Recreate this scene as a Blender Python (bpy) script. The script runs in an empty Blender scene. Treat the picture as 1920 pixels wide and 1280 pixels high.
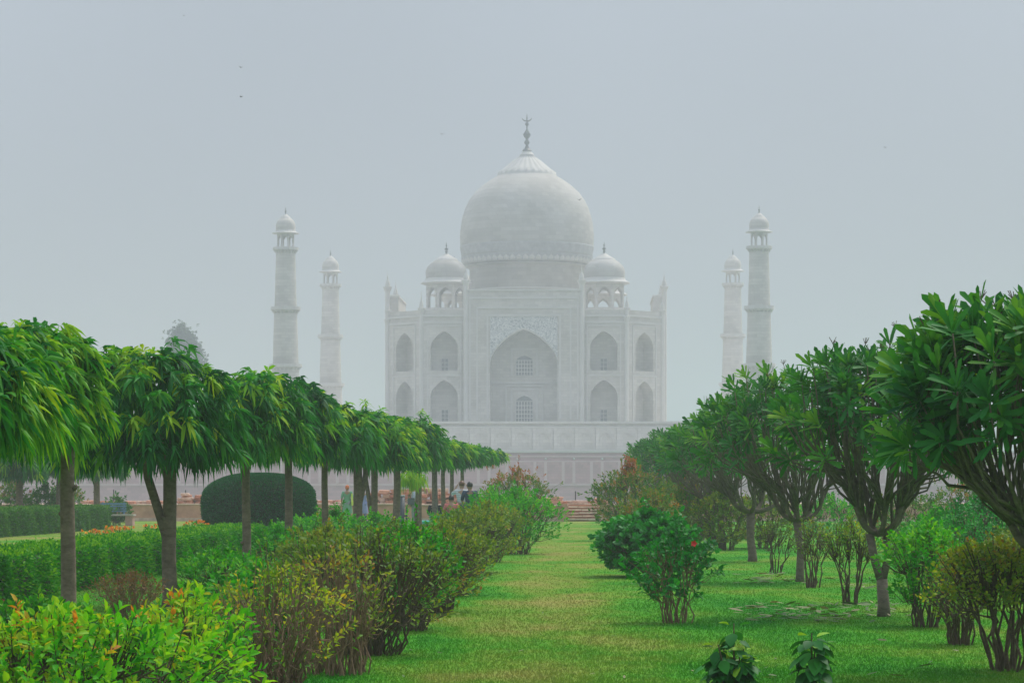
import bpy, bmesh, math, random
import numpy as np
from mathutils import Vector, Matrix

R = math.radians
sc = bpy.context.scene
col = sc.collection

# ------------------------------------------------------------------ camera
CAM_H, F, HOR = 1.4, 5020.0, 921.0          # eye height (m), focal length in px of a 1920 px frame, horizon row
cam_d = bpy.data.cameras.new('camera')
cam = bpy.data.objects.new('camera', cam_d)
col.objects.link(cam)
cam.location = (0, 0, CAM_H)
cam.rotation_euler = (R(90), 0, 0)
cam_d.sensor_width = 36
cam_d.lens = F * 36 / 1920
cam_d.shift_y = (HOR - 640) / 1920
cam_d.clip_start, cam_d.clip_end = 0.5, 8000
sc.camera = cam

# ------------------------------------------------------------------ sky, sun, exposure
SUN_EL, SUN_AZ = 56, 42                       # degrees; azimuth clockwise from +Y (ahead of the camera)
w = bpy.data.worlds.new('World')
sc.world = w
w.use_nodes = True
nt = w.node_tree
nt.nodes.clear()
N = nt.nodes.new
def lk(a, b): nt.links.new(a, b)
out = N('ShaderNodeOutputWorld')
bg = N('ShaderNodeBackground')
sky = N('ShaderNodeTexSky')
sky.sky_type = 'NISHITA'
sky.sun_disc = False
sky.sun_elevation = R(SUN_EL)
sky.sun_rotation = R(SUN_AZ)
sky.dust_density = 4.0
tc = N('ShaderNodeTexCoord')
sep = N('ShaderNodeSeparateXYZ')
lk(tc.outputs['Generated'], sep.inputs[0])
cl = N('ShaderNodeMath'); cl.operation = 'MAXIMUM'; cl.inputs[1].default_value = 0.0
lk(sep.outputs['Z'], cl.inputs[0])
m1 = N('ShaderNodeMath'); m1.operation = 'MULTIPLY_ADD'      # overcast luminance rises towards the zenith
m1.inputs[1].default_value = 2.8; m1.inputs[2].default_value = 1.0
lk(cl.outputs[0], m1.inputs[0])
cloud = N('ShaderNodeVectorMath'); cloud.operation = 'SCALE'
cloud.inputs[0].default_value = (2.85, 3.15, 3.6)
cn = N('ShaderNodeTexNoise'); cn.inputs['Scale'].default_value = 3.2; cn.inputs['Detail'].default_value = 2
lk(tc.outputs['Generated'], cn.inputs['Vector'])
cm = N('ShaderNodeMapRange'); cm.inputs['From Min'].default_value = .3; cm.inputs['From Max'].default_value = .7
cm.inputs['To Min'].default_value = .86; cm.inputs['To Max'].default_value = 1.14
lk(cn.outputs[0], cm.inputs['Value'])
cmu = N('ShaderNodeMath'); cmu.operation = 'MULTIPLY'
lk(m1.outputs[0], cmu.inputs[0]); lk(cm.outputs[0], cmu.inputs[1])
lk(cmu.outputs[0], cloud.inputs['Scale'])
mx = N('ShaderNodeMix'); mx.data_type = 'RGBA'; mx.inputs['Factor'].default_value = 0.85
lk(sky.outputs[0], mx.inputs['A']); lk(cloud.outputs[0], mx.inputs['B'])
lk(mx.outputs['Result'], bg.inputs['Color'])
bg.inputs['Strength'].default_value = 0.11
lk(bg.outputs[0], out.inputs['Surface'])

sun_d = bpy.data.lights.new('sun', 'SUN')
sun_d.energy = 3.3
sun_d.angle = R(24)
sun_d.color = (1.0, 0.94, 0.84)
sun = bpy.data.objects.new('sun', sun_d)
col.objects.link(sun)
az, el = R(SUN_AZ), R(SUN_EL)
to_sun = Vector((math.sin(az) * math.cos(el), math.cos(az) * math.cos(el), math.sin(el)))
sun.rotation_euler = to_sun.to_track_quat('Z', 'Y').to_euler()

vs = sc.view_settings
vs.view_transform = 'Standard'; vs.look = 'None'; vs.gamma = 1; vs.use_curve_mapping = False
vs.exposure = 0.0
cy = sc.cycles
cy.use_denoising = True
cy.max_bounces = 8; cy.diffuse_bounces = 3; cy.glossy_bounces = 2; cy.transmission_bounces = 3
cy.volume_bounces = 2; cy.transparent_max_bounces = 8
cy.sample_clamp_indirect = 4

HAZE = 0.00104

# ------------------------------------------------------------------ placing
AX = 0.0272                                    # the garden's axis drifts right by this much per metre ahead
def gx(px, Y): return (px - 960) * Y / F       # world x of a photo column at distance Y
def gz(py, Y): return CAM_H + (HOR - py) * Y / F
def gd(py): return CAM_H * F / (py - HOR)      # distance of a ground point seen at that row
YAW = -math.atan(AX)

# ------------------------------------------------------------------ object helpers
def tag(o, label=None, cat=None, group=None, kind=None):
    if label: o['label'] = label
    if cat: o['category'] = cat
    if group: o['group'] = group
    if kind: o['kind'] = kind
    return o

def empty(name, loc=(0, 0, 0), rz=0, label=None, cat=None, group=None):
    o = bpy.data.objects.new(name, None)
    o.empty_display_size = 0.2
    o.location = loc; o.rotation_euler = (0, 0, rz)
    col.objects.link(o)
    return tag(o, label, cat, group)

def link_mesh(name, me, mat=None, parent=None, loc=(0, 0, 0), rz=0):
    o = bpy.data.objects.new(name, me)
    o.location = loc; o.rotation_euler = (0, 0, rz)
    col.objects.link(o)
    if mat and not me.materials: me.materials.append(mat)
    if parent: o.parent = parent
    return o

def copy_tree(o, parent=None):
    c = o.copy(); col.objects.link(c)
    if parent: c.parent = parent
    for ch in list(o.children): copy_tree(ch, c)
    return c

def np_mesh(name, V, faces_by_size, smooth=False, attrs=None):
    """V (n,3); faces_by_size: list of int arrays (m,k)"""
    me = bpy.data.meshes.new(name)
    V = np.ascontiguousarray(V, dtype=np.float32)
    me.vertices.add(len(V)); me.vertices.foreach_set('co', V.ravel())
    loops = np.concatenate([f.ravel() for f in faces_by_size]).astype(np.int32)
    tot = np.concatenate([np.full(len(f), f.shape[1], dtype=np.int32) for f in faces_by_size])
    start = np.concatenate([[0], np.cumsum(tot)[:-1]]).astype(np.int32)
    me.loops.add(len(loops)); me.loops.foreach_set('vertex_index', loops)
    me.polygons.add(len(tot)); me.polygons.foreach_set('loop_start', start)
    me.polygons.foreach_set('loop_total', tot)
    if smooth: me.polygons.foreach_set('use_smooth', np.ones(len(tot), dtype=bool))
    for k, a in (attrs or {}).items():
        at = me.attributes.new(k, 'FLOAT', 'POINT')
        at.data.foreach_set('value', np.ascontiguousarray(a, dtype=np.float32))
    me.update(); me.validate()
    return me

class MB:
    """collects polygons, then links them as one mesh object"""
    def __init__(s): s.v = []; s.f = []
    def add(s, vs, fs):
        b = len(s.v); s.v += [tuple(p) for p in vs]; s.f += [tuple(b + i for i in f) for f in fs]; return s
    def box(s, x0, x1, y0, y1, z0, z1):
        return s.add([(x0, y0, z0), (x1, y0, z0), (x1, y1, z0), (x0, y1, z0), (x0, y0, z1), (x1, y0, z1), (x1, y1, z1), (x0, y1, z1)],
                     [(0, 3, 2, 1), (4, 5, 6, 7), (0, 1, 5, 4), (1, 2, 6, 5), (2, 3, 7, 6), (3, 0, 4, 7)])
    def lathe(s, prof, n=32, cx=0, cyy=0, rot=0.0, cap=True):
        vs, fs = [], []
        for r, z in prof:
            for i in range(n):
                a = rot + 2 * math.pi * i / n
                vs.append((cx + r * math.cos(a), cyy + r * math.sin(a), z))
        m = len(prof)
        for j in range(m - 1):
            for i in range(n):
                k = (i + 1) % n
                fs.append((j * n + i, j * n + k, (j + 1) * n + k, (j + 1) * n + i))
        if cap:                                   # caps on their own vertices, so that smooth sides stay straight to the edge
            q = len(vs); vs += vs[:n] + vs[(m - 1) * n:m * n]
            fs.append(tuple(q + i for i in range(n - 1, -1, -1))); fs.append(tuple(q + n + i for i in range(n)))
        return s.add(vs, fs)
    def prism(s, poly, z0, z1):
        n = len(poly)
        vs = [(x, y, z0) for x, y in poly] + [(x, y, z1) for x, y in poly]
        fs = [tuple(range(n - 1, -1, -1)), tuple(range(n, 2 * n))] + [(i, (i + 1) % n, n + (i + 1) % n, n + i) for i in range(n)]
        return s.add(vs, fs)
    def tube(s, pts, rad, n=6, cap=True):
        pts = [Vector(p) for p in pts]
        m = len(pts)
        if not hasattr(rad, '__len__'): rad = [rad] * m
        vs, fs = [], []
        ref = None
        for j, p in enumerate(pts):
            t = (pts[min(j + 1, m - 1)] - pts[max(j - 1, 0)])
            if t.length < 1e-9: t = Vector((0, 0, 1))
            t.normalize()
            if ref is None:
                ref = Vector((1, 0, 0)) if abs(t.x) < .8 else Vector((0, 1, 0))
            u = ref - t * ref.dot(t)
            if u.length < 1e-6: u = t.orthogonal()
            u.normalize(); ref = u
            v = t.cross(u)
            for i in range(n):
                a = 2 * math.pi * i / n
                vs.append(p + (u * math.cos(a) + v * math.sin(a)) * rad[j])
        for j in range(m - 1):
            for i in range(n):
                k = (i + 1) % n
                fs.append((j * n + i, j * n + k, (j + 1) * n + k, (j + 1) * n + i))
        if cap:
            fs.append(tuple(range(n - 1, -1, -1))); fs.append(tuple((m - 1) * n + i for i in range(n)))
        return s.add(vs, fs)
    def mesh(s, name, smooth=False):
        me = bpy.data.meshes.new(name)
        me.from_pydata(s.v, [], s.f)
        if smooth: me.polygons.foreach_set('use_smooth', np.ones(len(me.polygons), dtype=bool))
        me.update()
        return me
    def build(s, name, mat, parent=None, smooth=False, loc=(0, 0, 0), rz=0):
        return link_mesh(name, s.mesh(name, smooth), mat, parent, loc, rz)

# ------------------------------------------------------------------ materials
def new_mat(name):
    m = bpy.data.materials.new(name); m.use_nodes = True
    t = m.node_tree; t.nodes.clear()
    o = t.nodes.new('ShaderNodeOutputMaterial')
    b = t.nodes.new('ShaderNodeBsdfPrincipled')
    t.links.new(b.outputs[0], o.inputs['Surface'])
    b.inputs['Roughness'].default_value = 0.8
    return m, t, b, o

def ramp(t, stops, fac):
    r = t.nodes.new('ShaderNodeValToRGB')
    e = r.color_ramp.elements
    while len(e) < len(stops): e.new(0.5)
    for i, (p, c) in enumerate(stops):
        e[i].position = p; e[i].color = (*c, 1)
    t.links.new(fac, r.inputs[0])
    return r

def noise(t, scale, detail=4, vec=None, rough=0.6):
    n = t.nodes.new('ShaderNodeTexNoise')
    n.inputs['Scale'].default_value = scale; n.inputs['Detail'].default_value = detail; n.inputs['Roughness'].default_value = rough
    if vec is not None: t.links.new(vec, n.inputs['Vector'])
    return n

def bump(t, b, h, strength, dist):
    n = t.nodes.new('ShaderNodeBump')
    n.inputs['Strength'].default_value = strength; n.inputs['Distance'].default_value = dist
    t.links.new(h, n.inputs['Height']); t.links.new(n.outputs[0], b.inputs['Normal'])

def plain(name, c, rough=0.7, var=0.15, scale=12, metallic=0):
    m, t, b, o = new_mat(name)
    tc = t.nodes.new('ShaderNodeTexCoord')
    n = noise(t, scale, 5, tc.outputs['Object'])
    r = ramp(t, [(.3, tuple(x * (1 - var) for x in c)), (.7, tuple(min(1, x * (1 + var)) for x in c))], n.outputs[0])
    t.links.new(r.outputs[0], b.inputs['Base Color'])
    b.inputs['Roughness'].default_value = rough; b.inputs['Metallic'].default_value = metallic
    bump(t, b, n.outputs[0], .3, .01)
    return m

def leaf_mat(name, stops, trans=0.35, rough=0.5, spec=0.10):
    m, t, b, o = new_mat(name)
    a = t.nodes.new('ShaderNodeAttribute'); a.attribute_name = 'tint'
    r = ramp(t, stops, a.outputs['Fac'])
    t.links.new(r.outputs[0], b.inputs['Base Color'])
    b.inputs['Roughness'].default_value = rough
    b.inputs['Specular IOR Level'].default_value = spec
    tr = t.nodes.new('ShaderNodeBsdfTranslucent')
    hs = t.nodes.new('ShaderNodeMix'); hs.data_type = 'RGBA'; hs.blend_type = 'MULTIPLY'; hs.inputs['Factor'].default_value = 1
    t.links.new(r.outputs[0], hs.inputs['A']); hs.inputs['B'].default_value = (1.6, 1.45, .5, 1)
    t.links.new(hs.outputs['Result'], tr.inputs['Color'])
    mx = t.nodes.new('ShaderNodeMixShader'); mx.inputs[0].default_value = trans
    t.links.new(b.outputs[0], mx.inputs[1]); t.links.new(tr.outputs[0], mx.inputs[2])
    t.links.new(mx.outputs[0], o.inputs['Surface'])
    return m

def block_mat(name, c, var, bw, bh, mortar=.012, joint=.8, grime=(.6, .58, .52), rough=.85):
    """dressed stone in courses: joints and a slight change of tone from block to block"""
    m, t, b, o = new_mat(name)
    tc = t.nodes.new('ShaderNodeTexCoord')
    sp = t.nodes.new('ShaderNodeSeparateXYZ'); t.links.new(tc.outputs['Object'], sp.inputs[0])
    ad = t.nodes.new('ShaderNodeMath'); ad.operation = 'ADD'
    t.links.new(sp.outputs['X'], ad.inputs[0]); t.links.new(sp.outputs['Y'], ad.inputs[1])
    cb = t.nodes.new('ShaderNodeCombineXYZ'); t.links.new(ad.outputs[0], cb.inputs['X']); t.links.new(sp.outputs['Z'], cb.inputs['Y'])
    br = t.nodes.new('ShaderNodeTexBrick')
    br.inputs['Scale'].default_value = 1; br.inputs['Brick Width'].default_value = bw; br.inputs['Row Height'].default_value = bh
    br.inputs['Mortar Size'].default_value = mortar; br.inputs['Mortar Smooth'].default_value = .3
    br.inputs['Color1'].default_value = (*[x * (1 + var) for x in c], 1)
    br.inputs['Color2'].default_value = (*[x * (1 - var) for x in c], 1)
    br.inputs['Mortar'].default_value = (*[x * joint for x in c], 1)
    t.links.new(cb.outputs[0], br.inputs['Vector'])
    n = noise(t, .12, 6, tc.outputs['Object'], .65)
    r = ramp(t, [(.35, grime), (.65, (1, 1, 1))], n.outputs[0])
    mu = t.nodes.new('ShaderNodeMix'); mu.data_type = 'RGBA'; mu.blend_type = 'MULTIPLY'; mu.inputs['Factor'].default_value = .55
    t.links.new(br.outputs['Color'], mu.inputs['A']); t.links.new(r.outputs[0], mu.inputs['B'])
    t.links.new(mu.outputs['Result'], b.inputs['Base Color'])
    b.inputs['Roughness'].default_value = rough
    bump(t, b, br.outputs['Fac'], -.3, .03)
    return m

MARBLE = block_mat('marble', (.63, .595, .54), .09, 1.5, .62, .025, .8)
MARBLE_TRIM = plain('marble_trim', (.60, .575, .53), .85, .08, .4)
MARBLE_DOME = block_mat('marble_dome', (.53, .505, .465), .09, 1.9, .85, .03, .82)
BRASS = plain('finial_metal', (.10, .11, .10), .5, .2, 2)
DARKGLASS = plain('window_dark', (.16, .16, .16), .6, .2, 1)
SANDSTONE = block_mat('red_sandstone', (.58, .30, .32), .12, 1.4, .55, .02, .85, (.7, .66, .66), .8)
SANDTRIM = plain('sandstone_trim', (.64, .42, .43), .8, .1, .5)
def inlay_mat():
    m, t, b, o = new_mat('floral_inlay')
    tc = t.nodes.new('ShaderNodeTexCoord')
    n = noise(t, 1.1, 2, tc.outputs['Object'])
    n.inputs['Distortion'].default_value = 2.2
    r = ramp(t, [(.44, (.70, .69, .66)), (.48, (.22, .24, .24)), (.53, (.22, .24, .24)), (.57, (.70, .69, .66))], n.outputs[0])
    t.links.new(r.outputs[0], b.inputs['Base Color'])
    b.inputs['Roughness'].default_value = .5
    return m
INLAY = inlay_mat()
CARVED = plain('carved_marble', (.42, .41, .40), .6, .18, .9)
PLASTER = plain('pink_plaster', (.52, .28, .20), .9, .22, 1.6)
BRICKY = plain('old_brick', (.44, .20, .13), .9, .35, 5)
TREAD = plain('lit_tread_stone', (.70, .56, .44), .9, .15, 4)  # paler than the other stone: light on the step tops is in the colour
STONE = plain('buff_stone', (.56, .40, .31), .9, .25, 4)
def bark_mat(name, c1, c2):
    m, t, b, o = new_mat(name)
    tc = t.nodes.new('ShaderNodeTexCoord')
    mp = t.nodes.new('ShaderNodeMapping'); mp.inputs['Scale'].default_value = (1, 1, 1.7)
    t.links.new(tc.outputs['Object'], mp.inputs['Vector'])
    n = noise(t, 9, 6, mp.outputs[0], .7)
    r = ramp(t, [(.32, c1), (.68, c2)], n.outputs[0])
    t.links.new(r.outputs[0], b.inputs['Base Color'])
    b.inputs['Roughness'].default_value = .9
    bump(t, b, n.outputs[0], .7, .02)
    return m
BARK = bark_mat('bark_grey', (.105, .075, .055), (.245, .18, .14))
BARK2 = bark_mat('bark_candelabra', (.085, .07, .05), (.20, .165, .12))
TWIG = bark_mat('twig_brown', (.055, .036, .022), (.13, .09, .055))
TWIG_TAN = bark_mat('twig_tan', (.14, .085, .05), (.28, .18, .11))

def S(*a): return [(p, c) for p, c in a]
L_ASHOKA = leaf_mat('leaf_drooping', S((0, (.009, .095, .028)), (.4, (.026, .22, .028)), (.7, (.14, .39, .020)), (1, (.34, .50, .018))), .36)
L_PLUM = leaf_mat('leaf_candelabra', S((0, (.012, .095, .032)), (.45, (.036, .21, .034)), (.75, (.13, .33, .028)), (1, (.29, .41, .022))), .28, .5, .10)
L_HEDGE = leaf_mat('leaf_hedge', S((0, (.014, .12, .016)), (.5, (.035, .25, .016)), (1, (.20, .45, .025))), .32)
L_HEDGE_FAR = leaf_mat('leaf_far_hedge', S((0, (.022, .10, .025)), (.6, (.045, .17, .03)), (1, (.11, .27, .035))), .3)
L_TOPIARY = leaf_mat('leaf_topiary', S((0, (.008, .075, .032)), (.6, (.014, .13, .046)), (1, (.04, .22, .06))), .15)
L_LIME = leaf_mat('leaf_lime', S((0, (.022, .19, .010)), (.4, (.08, .40, .012)), (.7, (.27, .52, .02)), (.9, (.42, .46, .03)), (1, (.50, .20, .03))), .38)
L_YELLOW = leaf_mat('leaf_yellowing', S((0, (.06, .18, .02)), (.4, (.16, .28, .025)), (.75, (.42, .44, .035)), (1, (.50, .30, .03))), .38)
L_OLIVE = leaf_mat('leaf_olive', S((0, (.045, .12, .02)), (.5, (.12, .22, .025)), (.85, (.27, .32, .03)), (1, (.26, .15, .03))), .35)
L_GREEN = leaf_mat('leaf_bright', S((0, (.016, .16, .012)), (.5, (.04, .33, .014)), (1, (.20, .50, .025))), .35)
L_HIBISCUS = leaf_mat('leaf_hibiscus', S((0, (.010, .13, .024)), (.5, (.018, .25, .030)), (1, (.06, .40, .045))), .26, .45, .14)
L_RED = leaf_mat('leaf_reddish', S((0, (.030, .13, .022)), (.45, (.09, .22, .03)), (.72, (.26, .20, .045)), (1, (.38, .11, .07))), .3)
L_DRY = leaf_mat('leaf_dry', S((0, (.09, .055, .025)), (.5, (.18, .10, .04)), (.85, (.30, .13, .05)), (1, (.10, .16, .03))), .25)
L_FARTREE = leaf_mat('leaf_far_tree', S((0, (.02, .06, .025)), (1, (.05, .11, .03))), .2)
L_LITTER = leaf_mat('leaf_litter', S((0, (.04, .10, .03)), (.6, (.11, .16, .06)), (1, (.27, .24, .14))), .1, .7, .2)
PETAL_O = leaf_mat('petal_orange', S((0, (.50, .10, .02)), (.5, (.70, .25, .02)), (1, (.75, .42, .04))), .2)
PETAL_R = plain('petal_red', (.70, .03, .03), .6, .1, 30)
CORE = plain('shaded_hedge_twigs', (.016, .022, .011), .95, .4, 9)  # solid stand-in for twigs, with the inner shade put into its colour

def grass_color(t):
    g = t.nodes.new('ShaderNodeNewGeometry')
    sp = t.nodes.new('ShaderNodeSeparateXYZ'); t.links.new(g.outputs['Position'], sp.inputs[0])
    mp = t.nodes.new('ShaderNodeMapping'); mp.inputs['Scale'].default_value = (1, .42, 1)
    t.links.new(g.outputs['Position'], mp.inputs['Vector'])
    n1 = noise(t, .55, 6, mp.outputs[0], .62)
    n2 = noise(t, 6.0, 4, g.outputs['Position'], .7)
    # the trodden middle of the path: distance from the axis
    ax = t.nodes.new('ShaderNodeMath'); ax.operation = 'MULTIPLY_ADD'; ax.inputs[1].default_value = -AX
    t.links.new(sp.outputs['Y'], ax.inputs[0]); t.links.new(sp.outputs['X'], ax.inputs[2])
    of = t.nodes.new('ShaderNodeMath'); of.operation = 'ADD'; of.inputs[1].default_value = .45
    t.links.new(ax.outputs[0], of.inputs[0])
    ab = t.nodes.new('ShaderNodeMath'); ab.operation = 'ABSOLUTE'; t.links.new(of.outputs[0], ab.inputs[0])
    mr = t.nodes.new('ShaderNodeMapRange'); mr.interpolation_type = 'SMOOTHSTEP'
    mr.inputs['From Min'].default_value = .25; mr.inputs['From Max'].default_value = 1.5
    mr.inputs['To Min'].default_value = .14; mr.inputs['To Max'].default_value = 0
    t.links.new(ab.outputs[0], mr.inputs['Value'])
    a1 = t.nodes.new('ShaderNodeMath'); a1.operation = 'ADD'; t.links.new(n1.outputs[0], a1.inputs[0]); t.links.new(mr.outputs[0], a1.inputs[1])
    a2 = t.nodes.new('ShaderNodeMath'); a2.operation = 'MULTIPLY_ADD'; a2.inputs[1].default_value = .13
    t.links.new(n2.outputs[0], a2.inputs[0]); t.links.new(a1.outputs[0], a2.inputs[2])
    far = t.nodes.new('ShaderNodeMapRange'); far.interpolation_type = 'SMOOTHSTEP'      # the left lawn is drier
    far.inputs['From Min'].default_value = -8.0; far.inputs['From Max'].default_value = -9.5; far.inputs['To Min'].default_value = 0; far.inputs['To Max'].default_value = .17
    t.links.new(ax.outputs[0], far.inputs['Value'])
    a3 = t.nodes.new('ShaderNodeMath'); a3.operation = 'ADD'; t.links.new(a2.outputs[0], a3.inputs[0]); t.links.new(far.outputs[0], a3.inputs[1]); a2 = a3
    r = ramp(t, [(.42, (.018, .165, .008)), (.56, (.052, .225, .011)), (.69, (.125, .23, .022)), (.84, (.225, .225, .055))], a2.outputs[0])
    return r, n2
def grass_mats():
    m, t, b, o = new_mat('lawn'); r, n = grass_color(t)
    t.links.new(r.outputs[0], b.inputs['Base Color']); b.inputs['Roughness'].default_value = 1
    b.inputs['Specular IOR Level'].default_value = .1
    bump(t, b, n.outputs[0], .8, .05)
    m2, t, b, o = new_mat('grass_blades'); r, n = grass_color(t)
    a = t.nodes.new('ShaderNodeAttribute'); a.attribute_name = 'tint'
    mr = t.nodes.new('ShaderNodeMapRange'); mr.inputs['To Min'].default_value = .95; mr.inputs['To Max'].default_value = 1.2
    t.links.new(a.outputs['Fac'], mr.inputs['Value'])
    sc_ = t.nodes.new('ShaderNodeVectorMath'); sc_.operation = 'SCALE'
    t.links.new(r.outputs[0], sc_.inputs[0]); t.links.new(mr.outputs[0], sc_.inputs['Scale'])
    t.links.new(sc_.outputs[0], b.inputs['Base Color']); b.inputs['Roughness'].default_value = .7
    b.inputs['Specular IOR Level'].default_value = .2
    tr = t.nodes.new('ShaderNodeBsdfTranslucent'); t.links.new(sc_.outputs[0], tr.inputs['Color'])
    mx = t.nodes.new('ShaderNodeMixShader'); mx.inputs[0].default_value = .5
    t.links.new(b.outputs[0], mx.inputs[1]); t.links.new(tr.outputs[0], mx.inputs[2]); t.links.new(mx.outputs[0], o.inputs['Surface'])
    return m, m2
LAWN, BLADES = grass_mats()
def water_mat():
    m, t, b, o = new_mat('river_water')
    b.inputs['Base Color'].default_value = (.07, .09, .085, 1); b.inputs['Roughness'].default_value = .12
    tc = t.nodes.new('ShaderNodeTexCoord'); n = noise(t, .6, 5, tc.outputs['Object']); bump(t, b, n.outputs[0], .25, .15)
    return m
WATER = water_mat()

# ------------------------------------------------------------------ ground, river, haze
def build_ground():
    prof = [(-250, 0), (138, 0), (146, -.6), (175, -6.4), (185, -7.0), (470, -7.0), (500, -5.2), (2500, -4.8)]
    V, Fc = [], []
    xs = [-1400, -300, -60, 0, 60, 300, 1400]
    for y, z in prof:
        for x in xs: V.append((x, y, z))
    n = len(xs)
    for j in range(len(prof) - 1):
        for i in range(n - 1): Fc.append((j * n + i, j * n + i + 1, (j + 1) * n + i + 1, (j + 1) * n + i))
    mb = MB(); mb.add(V, Fc)
    g = mb.build('ground', LAWN); tag(g, kind='structure')
    mb = MB(); mb.add([(-1400, 172, -6.3), (1400, 172, -6.3), (1400, 484, -6.3), (-1400, 484, -6.3)], [(0, 1, 2, 3)])
    tag(mb.build('river', WATER), kind='structure')
build_ground()

def build_haze():
    m = bpy.data.materials.new('haze'); m.use_nodes = True
    t = m.node_tree; t.nodes.clear()
    o = t.nodes.new('ShaderNodeOutputMaterial'); v = t.nodes.new('ShaderNodeVolumePrincipled')
    v.inputs['Color'].default_value = (.685, .73, .80, 1)
    v.inputs['Density'].default_value = HAZE
    v.inputs['Anisotropy'].default_value = .15
    t.links.new(v.outputs[0], o.inputs['Volume'])
    mb = MB().box(-1450, 1450, -300, 2550, -8.2, 92)
    h = mb.build('haze', m); tag(h, kind='stuff')
build_haze()

# ------------------------------------------------------------------ the mausoleum
MY = 587.0
GZ = 15.5                                       # top of the marble platform
MX = gx(988, MY)
BACK = 2.0

def arch_curve(a, zs, za, n=9, p=1.25, q=.55):
    """right half then left half of a pointed arch, from (a,zs) over (0,za) to (-a,zs)"""
    us = [math.cos(math.pi / 2 * i / n) for i in range(n + 1)]
    right = [(a * u, zs + (za - zs) * max(0, 1 - u ** p) ** q) for u in us]
    right[0] = (a, zs); right[-1] = (0, za)
    return right + [(-x, z) for x, z in right[-2::-1]]

def panel(mb, xl, xr, z0, z1, niches, y=0.0):
    """front wall at y (facing -y) from xl..xr with a column of arched niches (cx,a,zb,zs,za,depth), lowest first"""
    cx, a = niches[0][0], niches[0][1]
    def q(x0, x1, za, zb):
        if x1 - x0 > 1e-6 and zb - za > 1e-6: mb.add([(x0, y, za), (x1, y, za), (x1, y, zb), (x0, y, zb)], [(0, 1, 2, 3)])
    zc = z0
    q(xl, cx - a, z0, z1); q(cx + a, xr, z0, z1)
    for k, (c, a, zb, zs, za, d) in enumerate(niches):
        q(c - a, c + a, zc, zb)
        zt = niches[k + 1][2] if k + 1 < len(niches) else z1
        cv = arch_curve(a, zs, za)
        for (xa, pa), (xb, pb) in zip(cv[:-1], cv[1:]):
            mb.add([(c + xa, y, pa), (c + xb, y, pb), (c + xb, y, zt), (c + xa, y, zt)], [(0, 3, 2, 1)])
        loop = [(a, zb)] + cv + [(-a, zb)]
        m = len(loop)
        vs = [(c + x, y, z) for x, z in loop] + [(c + x, y + d, z) for x, z in loop]
        mb.add(vs, [(i, i + 1, m + i + 1, m + i) for i in range(m - 1)] + [(m - 1, 0, m, 2 * m - 1)])
        mb.add([(c + x, y + d, z) for x, z in loop], [tuple(range(m))])
        zc = zt
    return mb

def frame_strip(mb, x0, x1, z0, z1, t, y, proud):
    """rectangular raised moulding"""
    mb.box(x0, x0 + t, y - proud, y + .02, z0, z1); mb.box(x1 - t, x1, y - proud, y + .02, z0, z1)
    mb.box(x0 + t, x1 - t, y - proud, y + .02, z1 - t, z1)
    return mb

def lattice(mb, x0, x1, z0, z1, y, nx, nz, t=.14, d=.12):
    for i in range(nx + 1):
        x = x0 + (x1 - x0) * i / nx; mb.box(x - t / 2, x + t / 2, y - d, y, z0, z1)
    for j in range(nz + 1):
        z = z0 + (z1 - z0) * j / nz; mb.box(x0, x1, y - d * .7, y - .01, z - t / 2, z + t / 2)
    return mb

def dome_prof(pts, s): return [(r * s, z) for r, z in pts]

def finial_mesh(h, r, crescent=False):
    mb = MB()
    P = [(.95, 0), (.55, .06), (.18, .15), (.34, .17), (.55, .22), (.34, .28), (.16, .31), (.5, .36), (.75, .43), (.42, .51), (.14, .58), (.13, .66), (.42, .71), (.13, .77), (.10, .9), (.02, 1)]
    mb.lathe([(max(.02, a) * r, b * h) for a, b in P], 12)
    if crescent:
        pts = []
        for i in range(9):
            a = math.pi * (1 + .06) + math.pi * (.88) * i / 8
            pts.append((math.cos(a) * r * .95, 0, h * .90 + math.sin(a) * r * .75))
        mb.tube(pts, [.05, .1, .14, .17, .18, .17, .14, .1, .05], 6)
    return mb

def pinnacle(parent, x, y, z0, z1, r, oct_=True):
    """slim engaged pinnacle: shaft, flared capital, bud"""
    mb = MB(); h = z1 - z0
    mb.lathe([(r, z0), (r, z1 - .34 * h if h < 14 else z1 - 4.6), (r, z1 - (.34 * h if h < 14 else 4.5))], 8, x, y)
    t0 = z1 - (.34 * h if h < 14 else 4.5); k = z1 - t0
    mb.lathe([(r * 1.0, t0), (r * 1.75, t0 + .22 * k), (r * 1.8, t0 + .26 * k), (r * .9, t0 + .28 * k), (r * 1.0, t0 + .36 * k), (r * .75, t0 + .5 * k), (r * .28, t0 + .62 * k), (r * .32, t0 + .7 * k), (r * .12, t0 + .78 * k), (.03, z1)], 8, x, y)
    return mb.build('pinnacle', MARBLE_TRIM, parent)

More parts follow.
